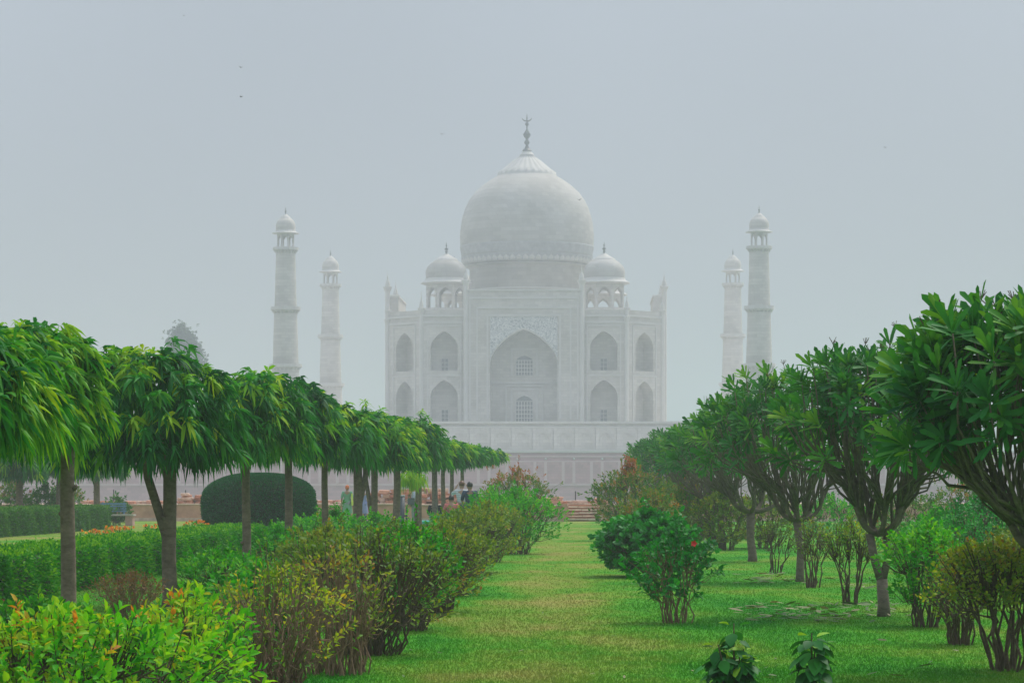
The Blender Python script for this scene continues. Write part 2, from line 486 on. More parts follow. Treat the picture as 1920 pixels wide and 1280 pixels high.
def kiosk(parent, name, cx, cyy, z0, r_col, z_eave, r_eave, z_dome, r_dome, z_lotus, z_top, n=8, fin_r=.6, mat=MARBLE):
    """domed kiosk: part (its dome) with pillars, eave, floor, finial below it"""
    hd = z_lotus - z_dome
    mb = MB()
    mb.lathe([(r_dome * .98, z_dome), (r_dome * 1.0, z_dome + .2 * hd), (r_dome * .99, z_dome + .42 * hd), (r_dome * .90, z_dome + .65 * hd), (r_dome * .72, z_dome + .85 * hd), (r_dome * .5, z_dome + hd)], 24, cx, cyy)
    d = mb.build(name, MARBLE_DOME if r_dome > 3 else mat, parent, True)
    mb = MB(); k = z_top - z_lotus
    mb.lathe([(r_dome * .55, z_lotus - .1), (r_dome * .52, z_lotus + .04 * k), (r_dome * .3, z_lotus + .18 * k), (r_dome * .1, z_lotus + .33 * k)], 16, cx, cyy)
    mb.build('lotus_cap', MARBLE_TRIM, d, True)
    f = finial_mesh(k * .7, fin_r).build('finial', BRASS, d, True)
    f.location = (cx, cyy, z_lotus + .3 * k)
    mb = MB(); rot = math.pi / n
    th = z_dome - z_eave
    mb.lathe([(r_col * 1.0, z_eave - .25 * th), (r_eave, z_eave), (r_eave, z_eave + .12 * th), (r_dome * 1.04, z_eave + .55 * th), (r_dome * 1.0, z_dome)], n * 3, cx, cyy, rot)
    mb.build('eave', MARBLE_TRIM, d)
    # arched sides between pillars
    hh = z_eave - z0
    apo = r_col * math.cos(math.pi / n); half = r_col * math.sin(math.pi / n)
    for i in range(n):
        a = 2 * math.pi * i / n
        mb = MB()
        cv = arch_curve(half * .74, z0 + hh * .52, z0 + hh * .82, 5)
        for dy in (0, .12 * r_col):
            ap = apo - dy; hf = half * ap / apo
            def P(x, z): return (cx + ap * math.cos(a) - x * math.sin(a), cyy + ap * math.sin(a) + x * math.cos(a), z)
            for (xa, pa), (xb, pb) in zip(cv[:-1], cv[1:]):
                mb.add([P(xa, pa), P(xb, pb), P(xb, z_eave - .02), P(xa, z_eave - .02)], [(0, 1, 2, 3)])
            for sgn in (-1, 1):
                xi = half * .74 * sgn; xo = hf * sgn
                mb.add([P(xi, z0), P(xo, z0), P(xo, z_eave - .02), P(xi, z_eave - .02)], [(0, 1, 2, 3)])
        # soffits
        loop = [(half * .74, z0)] + cv + [(-half * .74, z0)]
        def P2(x, z, dy): 
            ap = apo - dy
            return (cx + ap * math.cos(a) - x * math.sin(a), cyy + ap * math.sin(a) + x * math.cos(a), z)
        m = len(loop)
        mb.add([P2(x, z, 0) for x, z in loop] + [P2(x, z, .12 * r_col) for x, z in loop], [(i_, i_ + 1, m + i_ + 1, m + i_) for i_ in range(m - 1)])
        mb.build('arch_screen', mat, d)
    mb = MB(); mb.lathe([(r_col * 1.1, z0 - .5), (r_col * 1.12, z0 - .02), (r_col * 1.0, z0)], n, cx, cyy, rot)
    mb.build('floor_slab', MARBLE_TRIM, d)
    return d

def build_mausoleum():
    root = empty('domed_mausoleum', (MX, MY, GZ), YAW, 'large pale marble tomb with a great onion dome, seen through haze across the river', 'mausoleum')
    HB = 29.0; CH = 7.6; ZR = 22.6; ZP = 23.7          # half width, chamfer, roof, parapet
    PW = 11.9; PH = 27.6; PP = 1.0                       # portal half width, height, projection
    for s in range(4):
        ang = s * math.pi / 2
        # ---- portal
        mb = MB()
        panel(mb, -PW, PW, 0, PH, [(0, 7.0, .4, 12.4, 19.6, 5.2)], -HB - PP)
        mb.box(-PW, PW, -HB - PP + .01, -HB - PP + .02, PH - .01, PH)           # sealed below by cap
        mb.add([(-PW, -HB - PP, 0), (-PW, -HB + 1.6, 0), (-PW, -HB + 1.6, PH), (-PW, -HB - PP, PH)], [(0, 3, 2, 1)])
        mb.add([(PW, -HB - PP, 0), (PW, -HB + 1.6, 0), (PW, -HB + 1.6, PH), (PW, -HB - PP, PH)], [(0, 1, 2, 3)])
        mb.add([(-PW, -HB - PP, PH), (PW, -HB - PP, PH), (PW, -HB + 1.6, PH), (-PW, -HB + 1.6, PH)], [(0, 1, 2, 3)])
        mb.add([(-PW, -HB + 1.6, ZR), (PW, -HB + 1.6, ZR), (PW, -HB + 1.6, PH), (-PW, -HB + 1.6, PH)], [(0, 3, 2, 1)])
        portal = mb.build('portal', MARBLE, root, rz=ang)
        yf = -HB - PP
        mb = MB()
        frame_strip(mb, -PW + .5, PW - .5, .9, PH - 1.3, .35, yf, .22)
        frame_strip(mb, -9.9, 9.9, .9, PH - 3.3, .35, yf, .22)
        frame_strip(mb, -7.75, 7.75, .9, PH - 4.9, .4, yf, .22)
        mb.box(-PW - .15, PW + .15, yf - .3, -HB + 1.8, PH, PH + .35)
        mb.build('moulding', MARBLE_TRIM, portal)
        # spandrel inlay, a thin facing round the arch head
        mb = MB(); cv = arch_curve(7.0, 12.4, 19.6)
        for (xa, pa), (xb, pb) in zip(cv[:-1], cv[1:]):
            mb.add([(xa, yf - .05, pa + .35), (xb, yf - .05, pb + .35), (xb, yf - .05, PH - 5.35), (xa, yf - .05, PH - 5.35)], [(0, 3, 2, 1)])
        mb.build('spandrel_inlay', INLAY, portal)
        # windows at the back of the iwan
        yb = yf + 5.2
        for z0, z1, zs in ((.4, 6.0, 4.6), (10.2, 14.4, 13.2)):
            cvw = arch_curve(1.85, zs, z1, 5)
            loop = [(1.85, z0)] + cvw + [(-1.85, z0)]
            mb = MB(); mb.add([(x, yb - .10, z) for x, z in loop], [tuple(range(len(loop)))])
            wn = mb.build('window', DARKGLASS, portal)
            mb = MB(); lattice(mb, -1.8, 1.8, z0, zs + .2, yb - .14, 6, 5 if z0 < 2 else 4, .17)
            mb.build('lattice', MARBLE_TRIM, wn)
            mb = MB(); frame_strip(mb, -2.9, 2.9, z0, z1 + 1.6, .45, yb - .02, .25)
            mb.build('frame', MARBLE_TRIM, wn)
        mb = MB(); frame_strip(mb, -4.0, 4.0, .4, 8.3, .35, yb - .02, .3); mb.box(-6.9, 6.9, yb - .3, yb, 8.5, 8.9)
        mb.build('inner_cornice', MARBLE_TRIM, portal)
        for sg in (-1, 1):
            p = pinnacle(portal, sg * (PW + .15), -HB - PP + .3, 0, PH + 5.6, .55)
        # ---- bays with two stacked niches, then chamfer
        x1 = HB - CH
        for sg in (-1, 1):
            c = sg * (PW + x1) / 2; hw = (x1 - PW) / 2
            mb = MB()
            panel(mb, c - hw, c + hw, 0, ZP, [(c, 2.85, .4, 5.8, 9.1, 3.4), (c, 2.85, 11.1, 16.0, 19.3, 3.4)], -HB)
            b = mb.build('bay_wall', MARBLE, root, rz=ang)
            mb = MB()
            for zb, zt in ((.3, 10.2), (10.6, 20.6)):
                frame_strip(mb, c - 3.6, c + 3.6, zb, zt, .28, -HB, .16)
            mb.box(c - hw, c + hw, -HB - .18, -HB + .02, 20.95, 21.35)
            mb.box(c - hw, c + hw, -HB - .32, -HB + .02, 22.3, 22.7)
            mb.build('moulding', MARBLE_TRIM, b)
            for zb in (.5, 11.2):
                mb = MB(); mb.box(c - .75, c + .75, -HB + 3.3, -HB + 3.38, zb, zb + 2.6)
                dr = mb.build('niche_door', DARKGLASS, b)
                mb = MB(); lattice(mb, c - .72, c + .72, zb, zb + 2.55, -HB + 3.3, 2, 3, .12); mb.build('lattice', MARBLE_TRIM, dr)
            pinnacle(root, 0, 0, 0, 27.5, .42).matrix_local = Matrix.Rotation(ang, 4, 'Z') @ Matrix.Translation((sg * (x1 + .05), -HB + .1, 0))
        w2 = CH * math.sqrt(2) / 2
        mb = MB()
        panel(mb, -w2, w2, 0, ZP, [(0, 2.7, .4, 5.8, 9.0, 3.0), (0, 2.7, 11.1, 16.0, 19.2, 3.0)], 0)
        b = mb.build('chamfer_wall', MARBLE, root)
        dd = HB - CH / 2
        b.matrix_local = Matrix.Rotation(ang + math.pi / 4, 4, 'Z') @ Matrix.Translation((0, -dd * math.sqrt(2), 0))
        mb = MB()
        for zb, zt in ((.3, 10.2), (10.6, 20.6)): frame_strip(mb, -3.6, 3.6, zb, zt, .28, 0, .16)
        mb.box(-w2, w2, -.18, .02, 20.95, 21.35); mb.box(-w2, w2, -.32, .02, 22.3, 22.7)
        mb.build('moulding', MARBLE_TRIM, b)
        for sg in (-1, 1):
            pinnacle(root, 0, 0, 0, 27.5 if sg > 0 else 25.6, .42).matrix_local = Matrix.Rotation(ang + math.pi / 4, 4, 'Z') @ Matrix.Translation((sg * (w2 + .05), -dd * math.sqrt(2) - .05, 0))
    o8 = []
    for sx, sy, order in ((1, -1, 0), (1, 1, 1), (-1, 1, 0), (-1, -1, 1)):
        a, b_ = (sx * (HB - CH), sy * HB), (sx * HB, sy * (HB - CH))
        o8 += [a, b_] if order == 0 else [b_, a]
    MB().prism([(x * .995, y * .995) for x, y in o8], ZR - .6, ZR).build('roof', MARBLE, root)
    MB().prism([(x * 1.012, y * 1.012) for x, y in o8], -.02, .38).build('plinth_course', MARBLE_TRIM, root)
    # side portals' upper screens are part of the portals; drum and dome
    zd = lambda y: gz(y, MY) - GZ
    k = MY / F
    mb = MB(); mb.lathe([(12.6, ZR - .3), (12.6, zd(505)), (13.0, zd(503)), (13.6, zd(501)), (13.6, zd(499)), (13.3, zd(498))], 64)
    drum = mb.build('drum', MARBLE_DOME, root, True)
    mb = MB(); mb.lathe([(12.62, zd(549)), (12.95, zd(548)), (12.95, zd(545.5)), (12.62, zd(545))], 64)
    mb.build('string_course', MARBLE_TRIM, drum)
    px = [(498, 117.5), (490, 120), (480, 122.5), (467, 124.5), (450, 125.5), (437, 125.3), (420, 123.3), (408, 121), (392, 116), (378, 109.5), (362, 98), (348, 82.5), (338, 68), (332, 58), (327, 50)]
    mb = MB(); mb.lathe([(r * k, zd(y)) for y, r in px], 72)
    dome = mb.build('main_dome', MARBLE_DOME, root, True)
    # carved bands near the springing
    mb = MB(); mb.lathe([(122.9 * k, zd(481)), (125.6 * k, zd(466)), (125.9 * k, zd(464)), (125.2 * k, zd(463))], 72, cap=False)
    mb.build('carved_band', CARVED, dome, True)
    mb = MB(); mb.lathe([(120.4 * k, zd(496)), (122.9 * k, zd(485.5)), (123.6 * k, zd(484)), (123.0 * k, zd(482.5))], 72, cap=False)
    mb.build('petal_band', CARVED, dome, True)
    for i in range(64):
        a = 2 * math.pi * i / 64
        mb = MB(); r0 = 119.6 * k; r1 = 122.4 * k; hw = 1.0 * .62
        ca, sa = math.cos(a), math.sin(a)
        def P(r, t, z): return (r * ca - t * sa, r * sa + t * ca, z)
        z0, z1 = zd(496.5), zd(486)
        mb.add([P(r0, -hw, z0), P(r0, hw, z0), P(r0 + .22, hw, (z0 + z1) / 2), P(r1 + .12, 0, z1), P(r0 + .22, -hw, (z0 + z1) / 2), P(r0 + .42, 0, (z0 + z1) / 2)],
               [(0, 1, 5), (1, 2, 5), (2, 3, 5), (3, 4, 5), (4, 0, 5)])
        mb.build('petal', MARBLE_TRIM, dome)
    # lotus cap with ribs
    mb = MB(); n = 96
    prof = [(56, 331), (54.5, 327), (53, 324), (45, 318.5), (33, 308), (22, 299), (13.2, 293), (14.2, 291.5), (13, 290), (8, 284.5), (4, 280), (3, 278)]
    vs, fs = [], []
    for j, (r, y) in enumerate(prof):
        for i in range(n):
            a = 2 * math.pi * i / n
            f = 1 + (.035 * math.cos(a * 24) if 2 <= j <= 6 else 0)
            vs.append((r * k * f * math.cos(a), r * k * f * math.sin(a), zd(y)))
    for j in range(len(prof) - 1):
        for i in range(n): fs.append((j * n + i, j * n + (i + 1) % n, (j + 1) * n + (i + 1) % n, (j + 1) * n + i))
    mb.add(vs, fs); mb.build('lotus_cap', MARBLE_TRIM, dome, True)
    f = finial_mesh(zd(213) - zd(283), 1.15, True).build('finial', BRASS, dome, True); f.location = (0, 0, zd(283))
    # four roof kiosks
    kz = 570 / F
    for sx in (-1, 1):
        for sy in (-1, 1):
            kiosk(root, 'roof_kiosk', sx * 16.8, sy * 17, 24.8, 4.55, 30.1, 5.5, 31.2, 4.45, 35.2, 39.0)
            mb = MB(); mb.lathe([(5.1, ZR - .1), (5.1, 24.2), (5.4, 24.25), (5.4, 24.5)], 8, sx * 16.8, sy * 17, math.pi / 8); mb.build('kiosk_base', MARBLE_TRIM, root)
    return root
build_mausoleum()

def oct_poly(r, cx, cyy): return [(cx + r * math.cos(math.pi / 8 + i * math.pi / 4), cyy + r * math.sin(math.pi / 8 + i * math.pi / 4)) for i in range(8)]

def build_platform():
    root = empty('marble_platform', (MX, MY, GZ), YAW, 'wide white marble platform under the tomb, blind arches along its face', 'platform')
    h, zb = 48.6, -6.1
    MB().box(-h, h, -h, h, zb, -.45).build('core', MARBLE, root)
    MB().box(-h - .5, h + .5, -h - .5, h + .5, -.448, 0).build('ledge', MARBLE_TRIM, root)
    MB().box(-h - .25, h + .25, -h - .25, h + .25, -1.3, -1.0).build('string_course', MARBLE_TRIM, root)
    MB().box(-h - .3, h + .3, -h - .3, h + .3, zb, zb + .45).build('base_course', MARBLE_TRIM, root)
    n = 23; wv = 2 * h / n * .97
    mb = MB(); panel(mb, -wv / 2, wv / 2, zb + .46, -1.31, [(0, wv * .33, zb + .9, -3.6, -2.35, .16)], -.2)
    mb.add([(-wv / 2, -.2, zb + .46), (-wv / 2, .02, zb + .46), (-wv / 2, .02, -1.31), (-wv / 2, -.2, -1.31)], [(0, 3, 2, 1)])
    mb.add([(wv / 2, -.2, zb + .46), (wv / 2, .02, zb + .46), (wv / 2, .02, -1.31), (wv / 2, -.2, -1.31)], [(0, 1, 2, 3)])
    me = mb.mesh('arched_panel')
    for i in range(n):
        link_mesh('arched_panel', me, MARBLE, root, (-h + (i + .5) * 2 * h / n, -h - .02, 0))
    for sx in (-1, 1):
        for sy in (-1, 1):
            MB().prism(oct_poly(5.6, sx * 47.7, sy * 47.7), zb, -.46).build('corner_bastion', MARBLE, root)
            MB().prism(oct_poly(6.1, sx * 47.7, sy * 47.7), -.444, .004).build('ledge', MARBLE_TRIM, root)
    # low parapet rail
    return root
build_platform()

def build_terrace():
    zt, zb = 9.4, -7.0
    root = empty('red_sandstone_terrace', (MX, MY, 0), YAW, 'long red sandstone river terrace with arched panels below the marble platform', 'terrace')
    yf = -59.5
    MB().box(-160, 160, yf, 75, zb, zt - .35).build('core', SANDSTONE, root)
    MB().box(-160.4, 160.4, yf - .45, 75, zt - .349, zt).build('coping', MARBLE_TRIM, root)
    MB().box(-160.2, 160.2, yf - .3, yf + .01, zt - 1.25, zt - .95).build('string_course', SANDTRIM, root)
    MB().box(-160.2, 160.2, yf - .3, yf + .01, zt - 2.2, zt - 1.95).build('string_course', SANDTRIM, root)
    MB().box(-160.2, 160.2, yf - .3, yf + .01, 2.55, 2.95).build('string_course', SANDTRIM, root)
    def pan(wd, a):
        mb = MB(); z0, z1 = 2.951, zt - 2.201
        panel(mb, -wd / 2, wd / 2, z0, z1, [(0, a, z0 + .5, z1 - 1.7, z1 - .7, .2)], -.24)
        for s in (-1, 1):
            x = s * wd / 2; q = [(x, -.24, z0), (x, .02, z0), (x, .02, z1), (x, -.24, z1)]
            mb.add(q, [(0, 1, 2, 3)] if s > 0 else [(0, 3, 2, 1)])
        return mb.mesh('arched_panel')
    wide, narrow = pan(2.9, 1.1), pan(1.55, .5)
    mb = MB().box(-.28, .28, -.42, .02, 2.952, zt - 2.202); pil = mb.mesh('pilaster')
    mb = MB().lathe([(.02, 0), (.22, .05), (.26, .3), (.12, .42)], 8); boss = mb.mesh('marble_boss')
    x = -112.0; i = 0
    while x < 112:
        wd = 2.9 if i % 2 == 0 else 1.55
        link_mesh('arched_panel', wide if i % 2 == 0 else narrow, SANDSTONE, root, (x + .28 + wd / 2, yf - .01, 0))
        link_mesh('pilaster', pil, SANDTRIM, root, (x, yf - .01, 0))
        if i % 2 == 0:
            link_mesh('marble_boss', boss, MARBLE_TRIM, root, (x, yf - .3, zt - 1.8))
        x += wd + .56; i += 1
    return root
build_terrace()

def build_minaret(sx, sy, label):
    c = Vector((sx * 47.7, sy * 47.7, 0)); c.rotate(Matrix.Rotation(YAW, 4, 'Z'))
    root = empty('minaret', (MX + c.x, MY + c.y, GZ), YAW, label, 'minaret', 'four minarets at the platform corners')
    k = 540 / F
    z = lambda y: gz(y, 540) - GZ
    def shaft(y0, r0, y1, r1):
        mb = MB(); mb.lathe([(r0, z(y0)), (r1, z(y1))], 32); return mb.build('shaft', MARBLE, root, True)
    shaft(788, 3.15, 691.5, 2.72); shaft(683, 2.62, 586, 2.33); shaft(574.5, 2.25, 472, 1.95)
    def balcony(yb, yt, r, rs):
        mb = MB(); h = z(yt) - z(yb)
        mb.lathe([(rs, z(yb) + .05), (rs * 1.04, z(yb) + .12), (r * .9, z(yb) + .36 * h), (r, z(yb) + .40 * h), (r, z(yt)), (r - .16, z(yt)), (r - .16, z(yb) + .5 * h), (rs * .7, z(yb) + .5 * h)], 16)
        b = mb.build('balcony', MARBLE_TRIM, root)
        br = MB()
        for i in range(20):
            a = 2 * math.pi * i / 20
            ca, sa = math.cos(a), math.sin(a)
            def P(r_, t, zz): return (r_ * ca - t * sa, r_ * sa + t * ca, zz)
            z0, z1 = z(yb) - .42, z(yb) + .30 * h
            br.add([P(rs * .98, -.13, z0), P(rs * .98, .13, z0), P(r * .93, .13, z1), P(r * .93, -.13, z1), P(rs * .98, -.13, z1), P(rs * .98, .13, z1)],
                   [(0, 1, 2, 3), (0, 3, 4), (1, 5, 2)])
        tag(br.build('bracket', MARBLE_TRIM, b), kind='stuff')
    balcony(691.5, 682.5, 3.36, 2.68); balcony(585.5, 575, 3.05, 2.3); balcony(472, 463.5, 2.62, 1.98)
    kiosk(root, 'top_kiosk', 0, 0, z(464), 1.78, z(437.5), 2.75, z(431), 2.0, z(408), z(387), 8, .3)
    mb = MB(); mb.lathe([(4.6, -.02), (4.6, .5), (3.4, .9), (3.15, 1.2)], 8, 0, 0, math.pi / 8); mb.build('base', MARBLE_TRIM, root)
build_minaret(-1, -1, 'taller of the two minarets left of the domed tomb, outermost on the left')
build_minaret(-1, 1, 'minaret between the domed tomb and the taller left minaret, looking shorter')
build_minaret(1, -1, 'taller of the two minarets right of the domed tomb, outermost on the right')
build_minaret(1, 1, 'minaret between the domed tomb and the taller right minaret, looking shorter')

# ------------------------------------------------------------------ leaves
def nrm(a): return a / np.maximum(np.linalg.norm(a, axis=-1, keepdims=True), 1e-9)

def leaves(name, P, D, Nn, L, W, tint, droop=0.2, lod=2, shape=(.55, 1.0, .8), mat=None, parent=None, fold=.25, ts=(.3, .68)):
    """P base, D direction, Nn rough normal (all (n,3)); L, W, tint (n,). lod 3 folded, 2 flat six-point, 1 diamond"""
    n = len(P)
    D = nrm(D); Sd = nrm(np.cross(D, Nn)); Nr = np.cross(Sd, D)
    L = np.broadcast_to(L, (n,))[:, None]; W = np.broadcast_to(W, (n,))[:, None]
    dr = np.broadcast_to(droop, (n,))[:, None]
    down = np.array([0, 0, -1.0])
    def mid(t): return P + D * L * t + down * (dr * L * t * t)
    if lod == 1:
        m = mid(.45)
        V = np.stack([P, m - Sd * W * .5, mid(1.0), m + Sd * W * .5], 1).reshape(-1, 3)
        b = np.arange(n)[:, None] * 4
        F_ = [b + np.array([[0, 1, 2, 3]])]
        k = 4
    elif lod == 2:
        a, c = mid(ts[0]), mid(ts[1])
        V = np.stack([P, a - Sd * W * .5 * shape[1], a + Sd * W * .5 * shape[1], c - Sd * W * .5 * shape[2], c + Sd * W * .5 * shape[2], mid(1.0)], 1).reshape(-1, 3)
        b = np.arange(n)[:, None] * 6
        F_ = [b + np.array([[0, 1, 2]]), b + np.array([[1, 3, 4, 2]]), b + np.array([[3, 5, 4]])]
        k = 6
    else:
        a, c = mid(ts[0]), mid(ts[1])
        up = Nr * W * fold
        V = np.stack([P, a - Sd * W * .5 * shape[1] + up, a, a + Sd * W * .5 * shape[1] + up,
                      c - Sd * W * .5 * shape[2] + up, c, c + Sd * W * .5 * shape[2] + up, mid(1.0)], 1).reshape(-1, 3)
        b = np.arange(n)[:, None] * 8
        F_ = [b + np.array([[0, 1, 2]]), b + np.array([[0, 2, 3]]), b + np.array([[1, 4, 5, 2]]), b + np.array([[2, 5, 6, 3]]), b + np.array([[4, 7, 5]]), b + np.array([[5, 7, 6]])]
        k = 8
    me = np_mesh(name, V, F_, False, {'tint': np.repeat(np.clip(tint, 0, 1), k)})
    return link_mesh(name, me, mat, parent)

def shoots(rng, P, A, k, seg, L, W, spread, droop, tint, jit=.12, lvar=.25):
    """k leaves round each shoot (base P, axis A, length seg). returns leaf arrays"""
    n = len(P)
    A = nrm(A)
    ref = np.where(np.abs(A[:, 2:3]) < .9, np.array([[0, 0, 1.0]]), np.array([[1.0, 0, 0]]))
    U = nrm(np.cross(A, ref)); Vv = np.cross(A, U)
    i = np.arange(k)[None, :]
    ang = i * 2.4 + rng.random((n, 1)) * 6.28 + rng.normal(0, .35, (n, k))
    s = (i + rng.random((n, k)) * .8) / k
    base = P[:, None, :] + A[:, None, :] * (seg * s)[..., None]
    rad = np.cos(ang)[..., None] * U[:, None, :] + np.sin(ang)[..., None] * Vv[:, None, :]
    th = spread[0] + (spread[1] - spread[0]) * (1 - s) + rng.normal(0, .15, (n, k))
    D = A[:, None, :] * np.cos(th)[..., None] + rad * np.sin(th)[..., None]
    Nn = A[:, None, :] * np.sin(th)[..., None] - rad * np.cos(th)[..., None] + rng.normal(0, .2, (n, k, 3))
    ll = L * (1 - lvar + 2 * lvar * rng.random((n, k)))
    ww = W * (.85 + .3 * rng.random((n, k))) * (ll / L)
    tt = np.broadcast_to(np.asarray(tint)[:, None], (n, k)) + rng.normal(0, jit, (n, k))
    dd = droop * (.7 + .6 * rng.random((n, k)))
    r = lambda a: a.reshape(-1, a.shape[-1]) if a.ndim == 3 else a.reshape(-1)
    return r(base), r(D), r(Nn), r(ll), r(ww), r(tt), r(dd)

def bez(p0, p1, p2, n):
    t = np.linspace(0, 1, n)[:, None]
    return (1 - t) ** 2 * np.array(p0) + 2 * t * (1 - t) * np.array(p1) + t * t * np.array(p2)

# ------------------------------------------------------------------ left row: clipped trees with drooping leaves
G_LEFT = 'clipped umbrella trees in the left row'
def weeping_tree(Y, px, cx, hw, top, bot, label, seed, fork=None, nshoot=420, lod=2, group=G_LEFT, off=None, tr=.085, light=.0, lean=0, leafL=.2):
    rng = np.random.default_rng(seed); rnd = random.Random(seed)
    X = gx(px, Y); rx = 1.03 * hw * Y / F; ry = max(rx, .9)
    cxw = gx(cx, Y) - X
    zt, zb = gz(top, Y) - .17, gz(bot, Y)
    root = empty('clipped_tree', (X, Y, 0), 0, label, 'tree', group)
    zc = zb + (zt - zb) * .26
    # trunk and limbs
    mb = MB()
    zf = zb + .1
    tk = [(0, 0, -.05), (0.005, 0, .1), (lean * .3 + rnd.uniform(-.015, .015), 0, zf * .35), (lean * .7 + rnd.uniform(-.02, .02), 0, zf * .7), (lean, 0, zf), (lean + cxw * .35, 0, zf + .45)]
    mb.tube(tk, [tr * 1.28, tr * 1.05, tr, tr * .93, tr * .9, tr * .45], 12)
    if fork:
        z0, dx = fork
        mb.tube([(0, 0, z0), (dx * .35, .02, z0 + (zf - z0) * .33), (dx * .8, .05, z0 + (zf - z0) * .75), (dx, .05, zf + .3)], [tr * .74, tr * .64, tr * .6, tr * .35], 10)
    for i in range(3):
        a = rnd.uniform(0, 6.28); z = rnd.uniform(.5, 1.5)
        mb.tube([(math.cos(a) * tr * .7, math.sin(a) * tr * .7, z), (math.cos(a) * tr * 1.25, math.sin(a) * tr * 1.25, z + .03)], [.03, .018], 6)
    trunk = mb.build('trunk', BARK, root, True)
    mb = MB()
    for i in range(9):
        a = 6.28 * i / 9 + rnd.uniform(-.3, .3); rr = rnd.uniform(.55, .92)
        e = np.array([cxw + math.cos(a) * rx * rr, math.sin(a) * ry * rr, zc + rnd.uniform(.1, .5) * (zt - zc)])
        st = np.array([lean, 0, zf - rnd.uniform(.0, .22)])
        md = (st + e) / 2 + np.array([0, 0, -.02])
        mb.tube(bez(st, md, e, 6), np.linspace(tr * .5, .012, 6), 6)
    mb.build('limb', BARK, root, True)
    # crown: shoots over the dome, round the skirt and inside
    n = nshoot
    n1 = int(n * .46); n2 = int(n * .34); n3 = n - n1 - n2
    r = np.sqrt(rng.random(n1)); a = rng.random(n1) * 6.283
    lump = 1 + .10 * np.sin(a * 5 + seed) * r + .07 * np.sin(a * 9 + 2 * seed)
    z = zc + (zt - zc) * (1 - r ** (2.6 + 1.8 * ((seed * 37) % 10) / 10)) ** .6 * (.90 + .13 * rng.random(n1)) * (1 + .05 * np.sin(a * 2 + seed) * r) + .05 * np.sin(r * 9 + a * 3)
    z = z + np.where(rng.random(n1) < .05, .06 + .16 * rng.random(n1), 0)
    P1 = np.stack([cxw + rx * r * lump * np.cos(a), ry * r * lump * np.sin(a), z], 1)
    A1 = np.stack([np.cos(a) * r * .9, np.sin(a) * r * .9, .55 - .45 * r + 0 * r], 1) + rng.normal(0, .25, (n1, 3))
    a = rng.random(n2) * 6.283; r = .72 + .30 * rng.random(n2)
    lump = 1 + .10 * np.sin(a * 5 + seed)
    z = zb + .1 + (zc - zb + .12) * rng.random(n2) ** .8
    P2 = np.stack([cxw + rx * r * lump * np.cos(a), ry * r * lump * np.sin(a), z], 1)
    A2 = np.stack([np.cos(a), np.sin(a), -.25 + 0 * a], 1) + rng.normal(0, .3, (n2, 3))
    a = rng.random(n3) * 6.283; r = .85 * np.sqrt(rng.random(n3))
    z = zb + .12 + .35 * (1 - r) * .3 + (zt - zb) * .55 * rng.random(n3)
    P3 = np.stack([cxw + rx * r * np.cos(a), ry * r * np.sin(a), z], 1)
    A3 = np.stack([np.cos(a) * .6, np.sin(a) * .6, -.2 + 0 * a], 1) + rng.normal(0, .4, (n3, 3))
    P = np.concatenate([P1, P2, P3]); A = np.concatenate([A1, A2, A3])
    ph = rng.random(4) * 6.28
    clump = .5 + .28 * np.sin(P[:, 0] * 4.2 + ph[0]) * np.sin(P[:, 1] * 4.4 + ph[1]) + .2 * np.sin(P[:, 2] * 6 + ph[2])
    tint = np.clip(.26 + .45 * (clump - .5) + light + rng.normal(0, .12, n), 0, 1)
    young = rng.random(n) < np.concatenate([np.full(n1, .26), np.full(n2, .07), np.full(n3, .0)]) + light * .4  # new growth, favoured on top so the tint also carries the top light
    tint[young] = .62 + .33 * rng.random(young.sum())
    k = 13
    la = shoots(rng, P, A, k, .10, leafL, leafL * .23, (.45, 1.45), .72, tint, .07)
    B, D, Nn, ll, ww, tt, dd = la
    D = nrm(D) + np.concatenate([np.full(n1, -.10), np.full(n2, -.28), np.full(n3, -.4)]).repeat(k)[:, None] * np.array([[0, 0, 1.0]])
    c = leaves('crown', B, D, Nn, ll, ww, tt, dd, lod, (.5, 1.0, .72), L_ASHOKA, root)
    tag(c, kind='stuff')
    # a few raised feathery tips above the outline
    return root

LT = [  # Y, trunk px, crown px, half width px, top, bottom, fork, label
 (20.5, -150, -95, 150, 572, 838, None, 'nearest drooping-leaf tree, its crown cut off by the left picture edge'),
 (26.1, 128, 40, 118, 600, 850, None, 'clipped drooping-leaf tree with single grey trunk left of the twin-trunked one'),
 (32.5, 318, 268, 152, 650, 890, (.74, -.34), 'clipped tree with a second slanting trunk forking left before the hedge'),
 (39.8, 461, 470, 92, 690, 876, None, 'clipped tree standing before the left half of the dark round topiary'),
 (45.5, 540, 545, 84, 712, 872, None, 'clipped tree standing before the right half of the dark round topiary'),
 (52.0, 609, 625, 78, 752, 884, None, 'clipped tree just right of the dark round topiary, dark slim trunk'),
 (59.3, 670, 690, 72, 764, 892, (.95, .25), 'clipped tree with stout reddish trunk beside the woman in orange scarf'),
 (64.5, 702, 715, 62, 776, 890, (.45, -.28), 'clipped tree with a thin V shaped double trunk right of the stout one'),
 (71.6, 744, 768, 58, 780, 896, None, 'clipped tree whose trunk hides the edge of the litter bin'),
 (81.0, 785, 800, 52, 812, 896, None, 'clipped tree hiding one arm of the person in pale grey clothes'),
 (89.2, 815, 832, 50, 820, 892, None, 'clipped tree in front of the seated person in teal'),
 (95.5, 831, 850, 52, 826, 890, None, 'slim clipped tree between the seated teal and red persons'),
 (102, 847, 874, 52, 832, 890, None, 'clipped tree directly left of the man in the striped white shirt'),
 (110, 866, 892, 52, 838, 888, None, 'last clipped tree of the left row, nearest the tomb'),
]
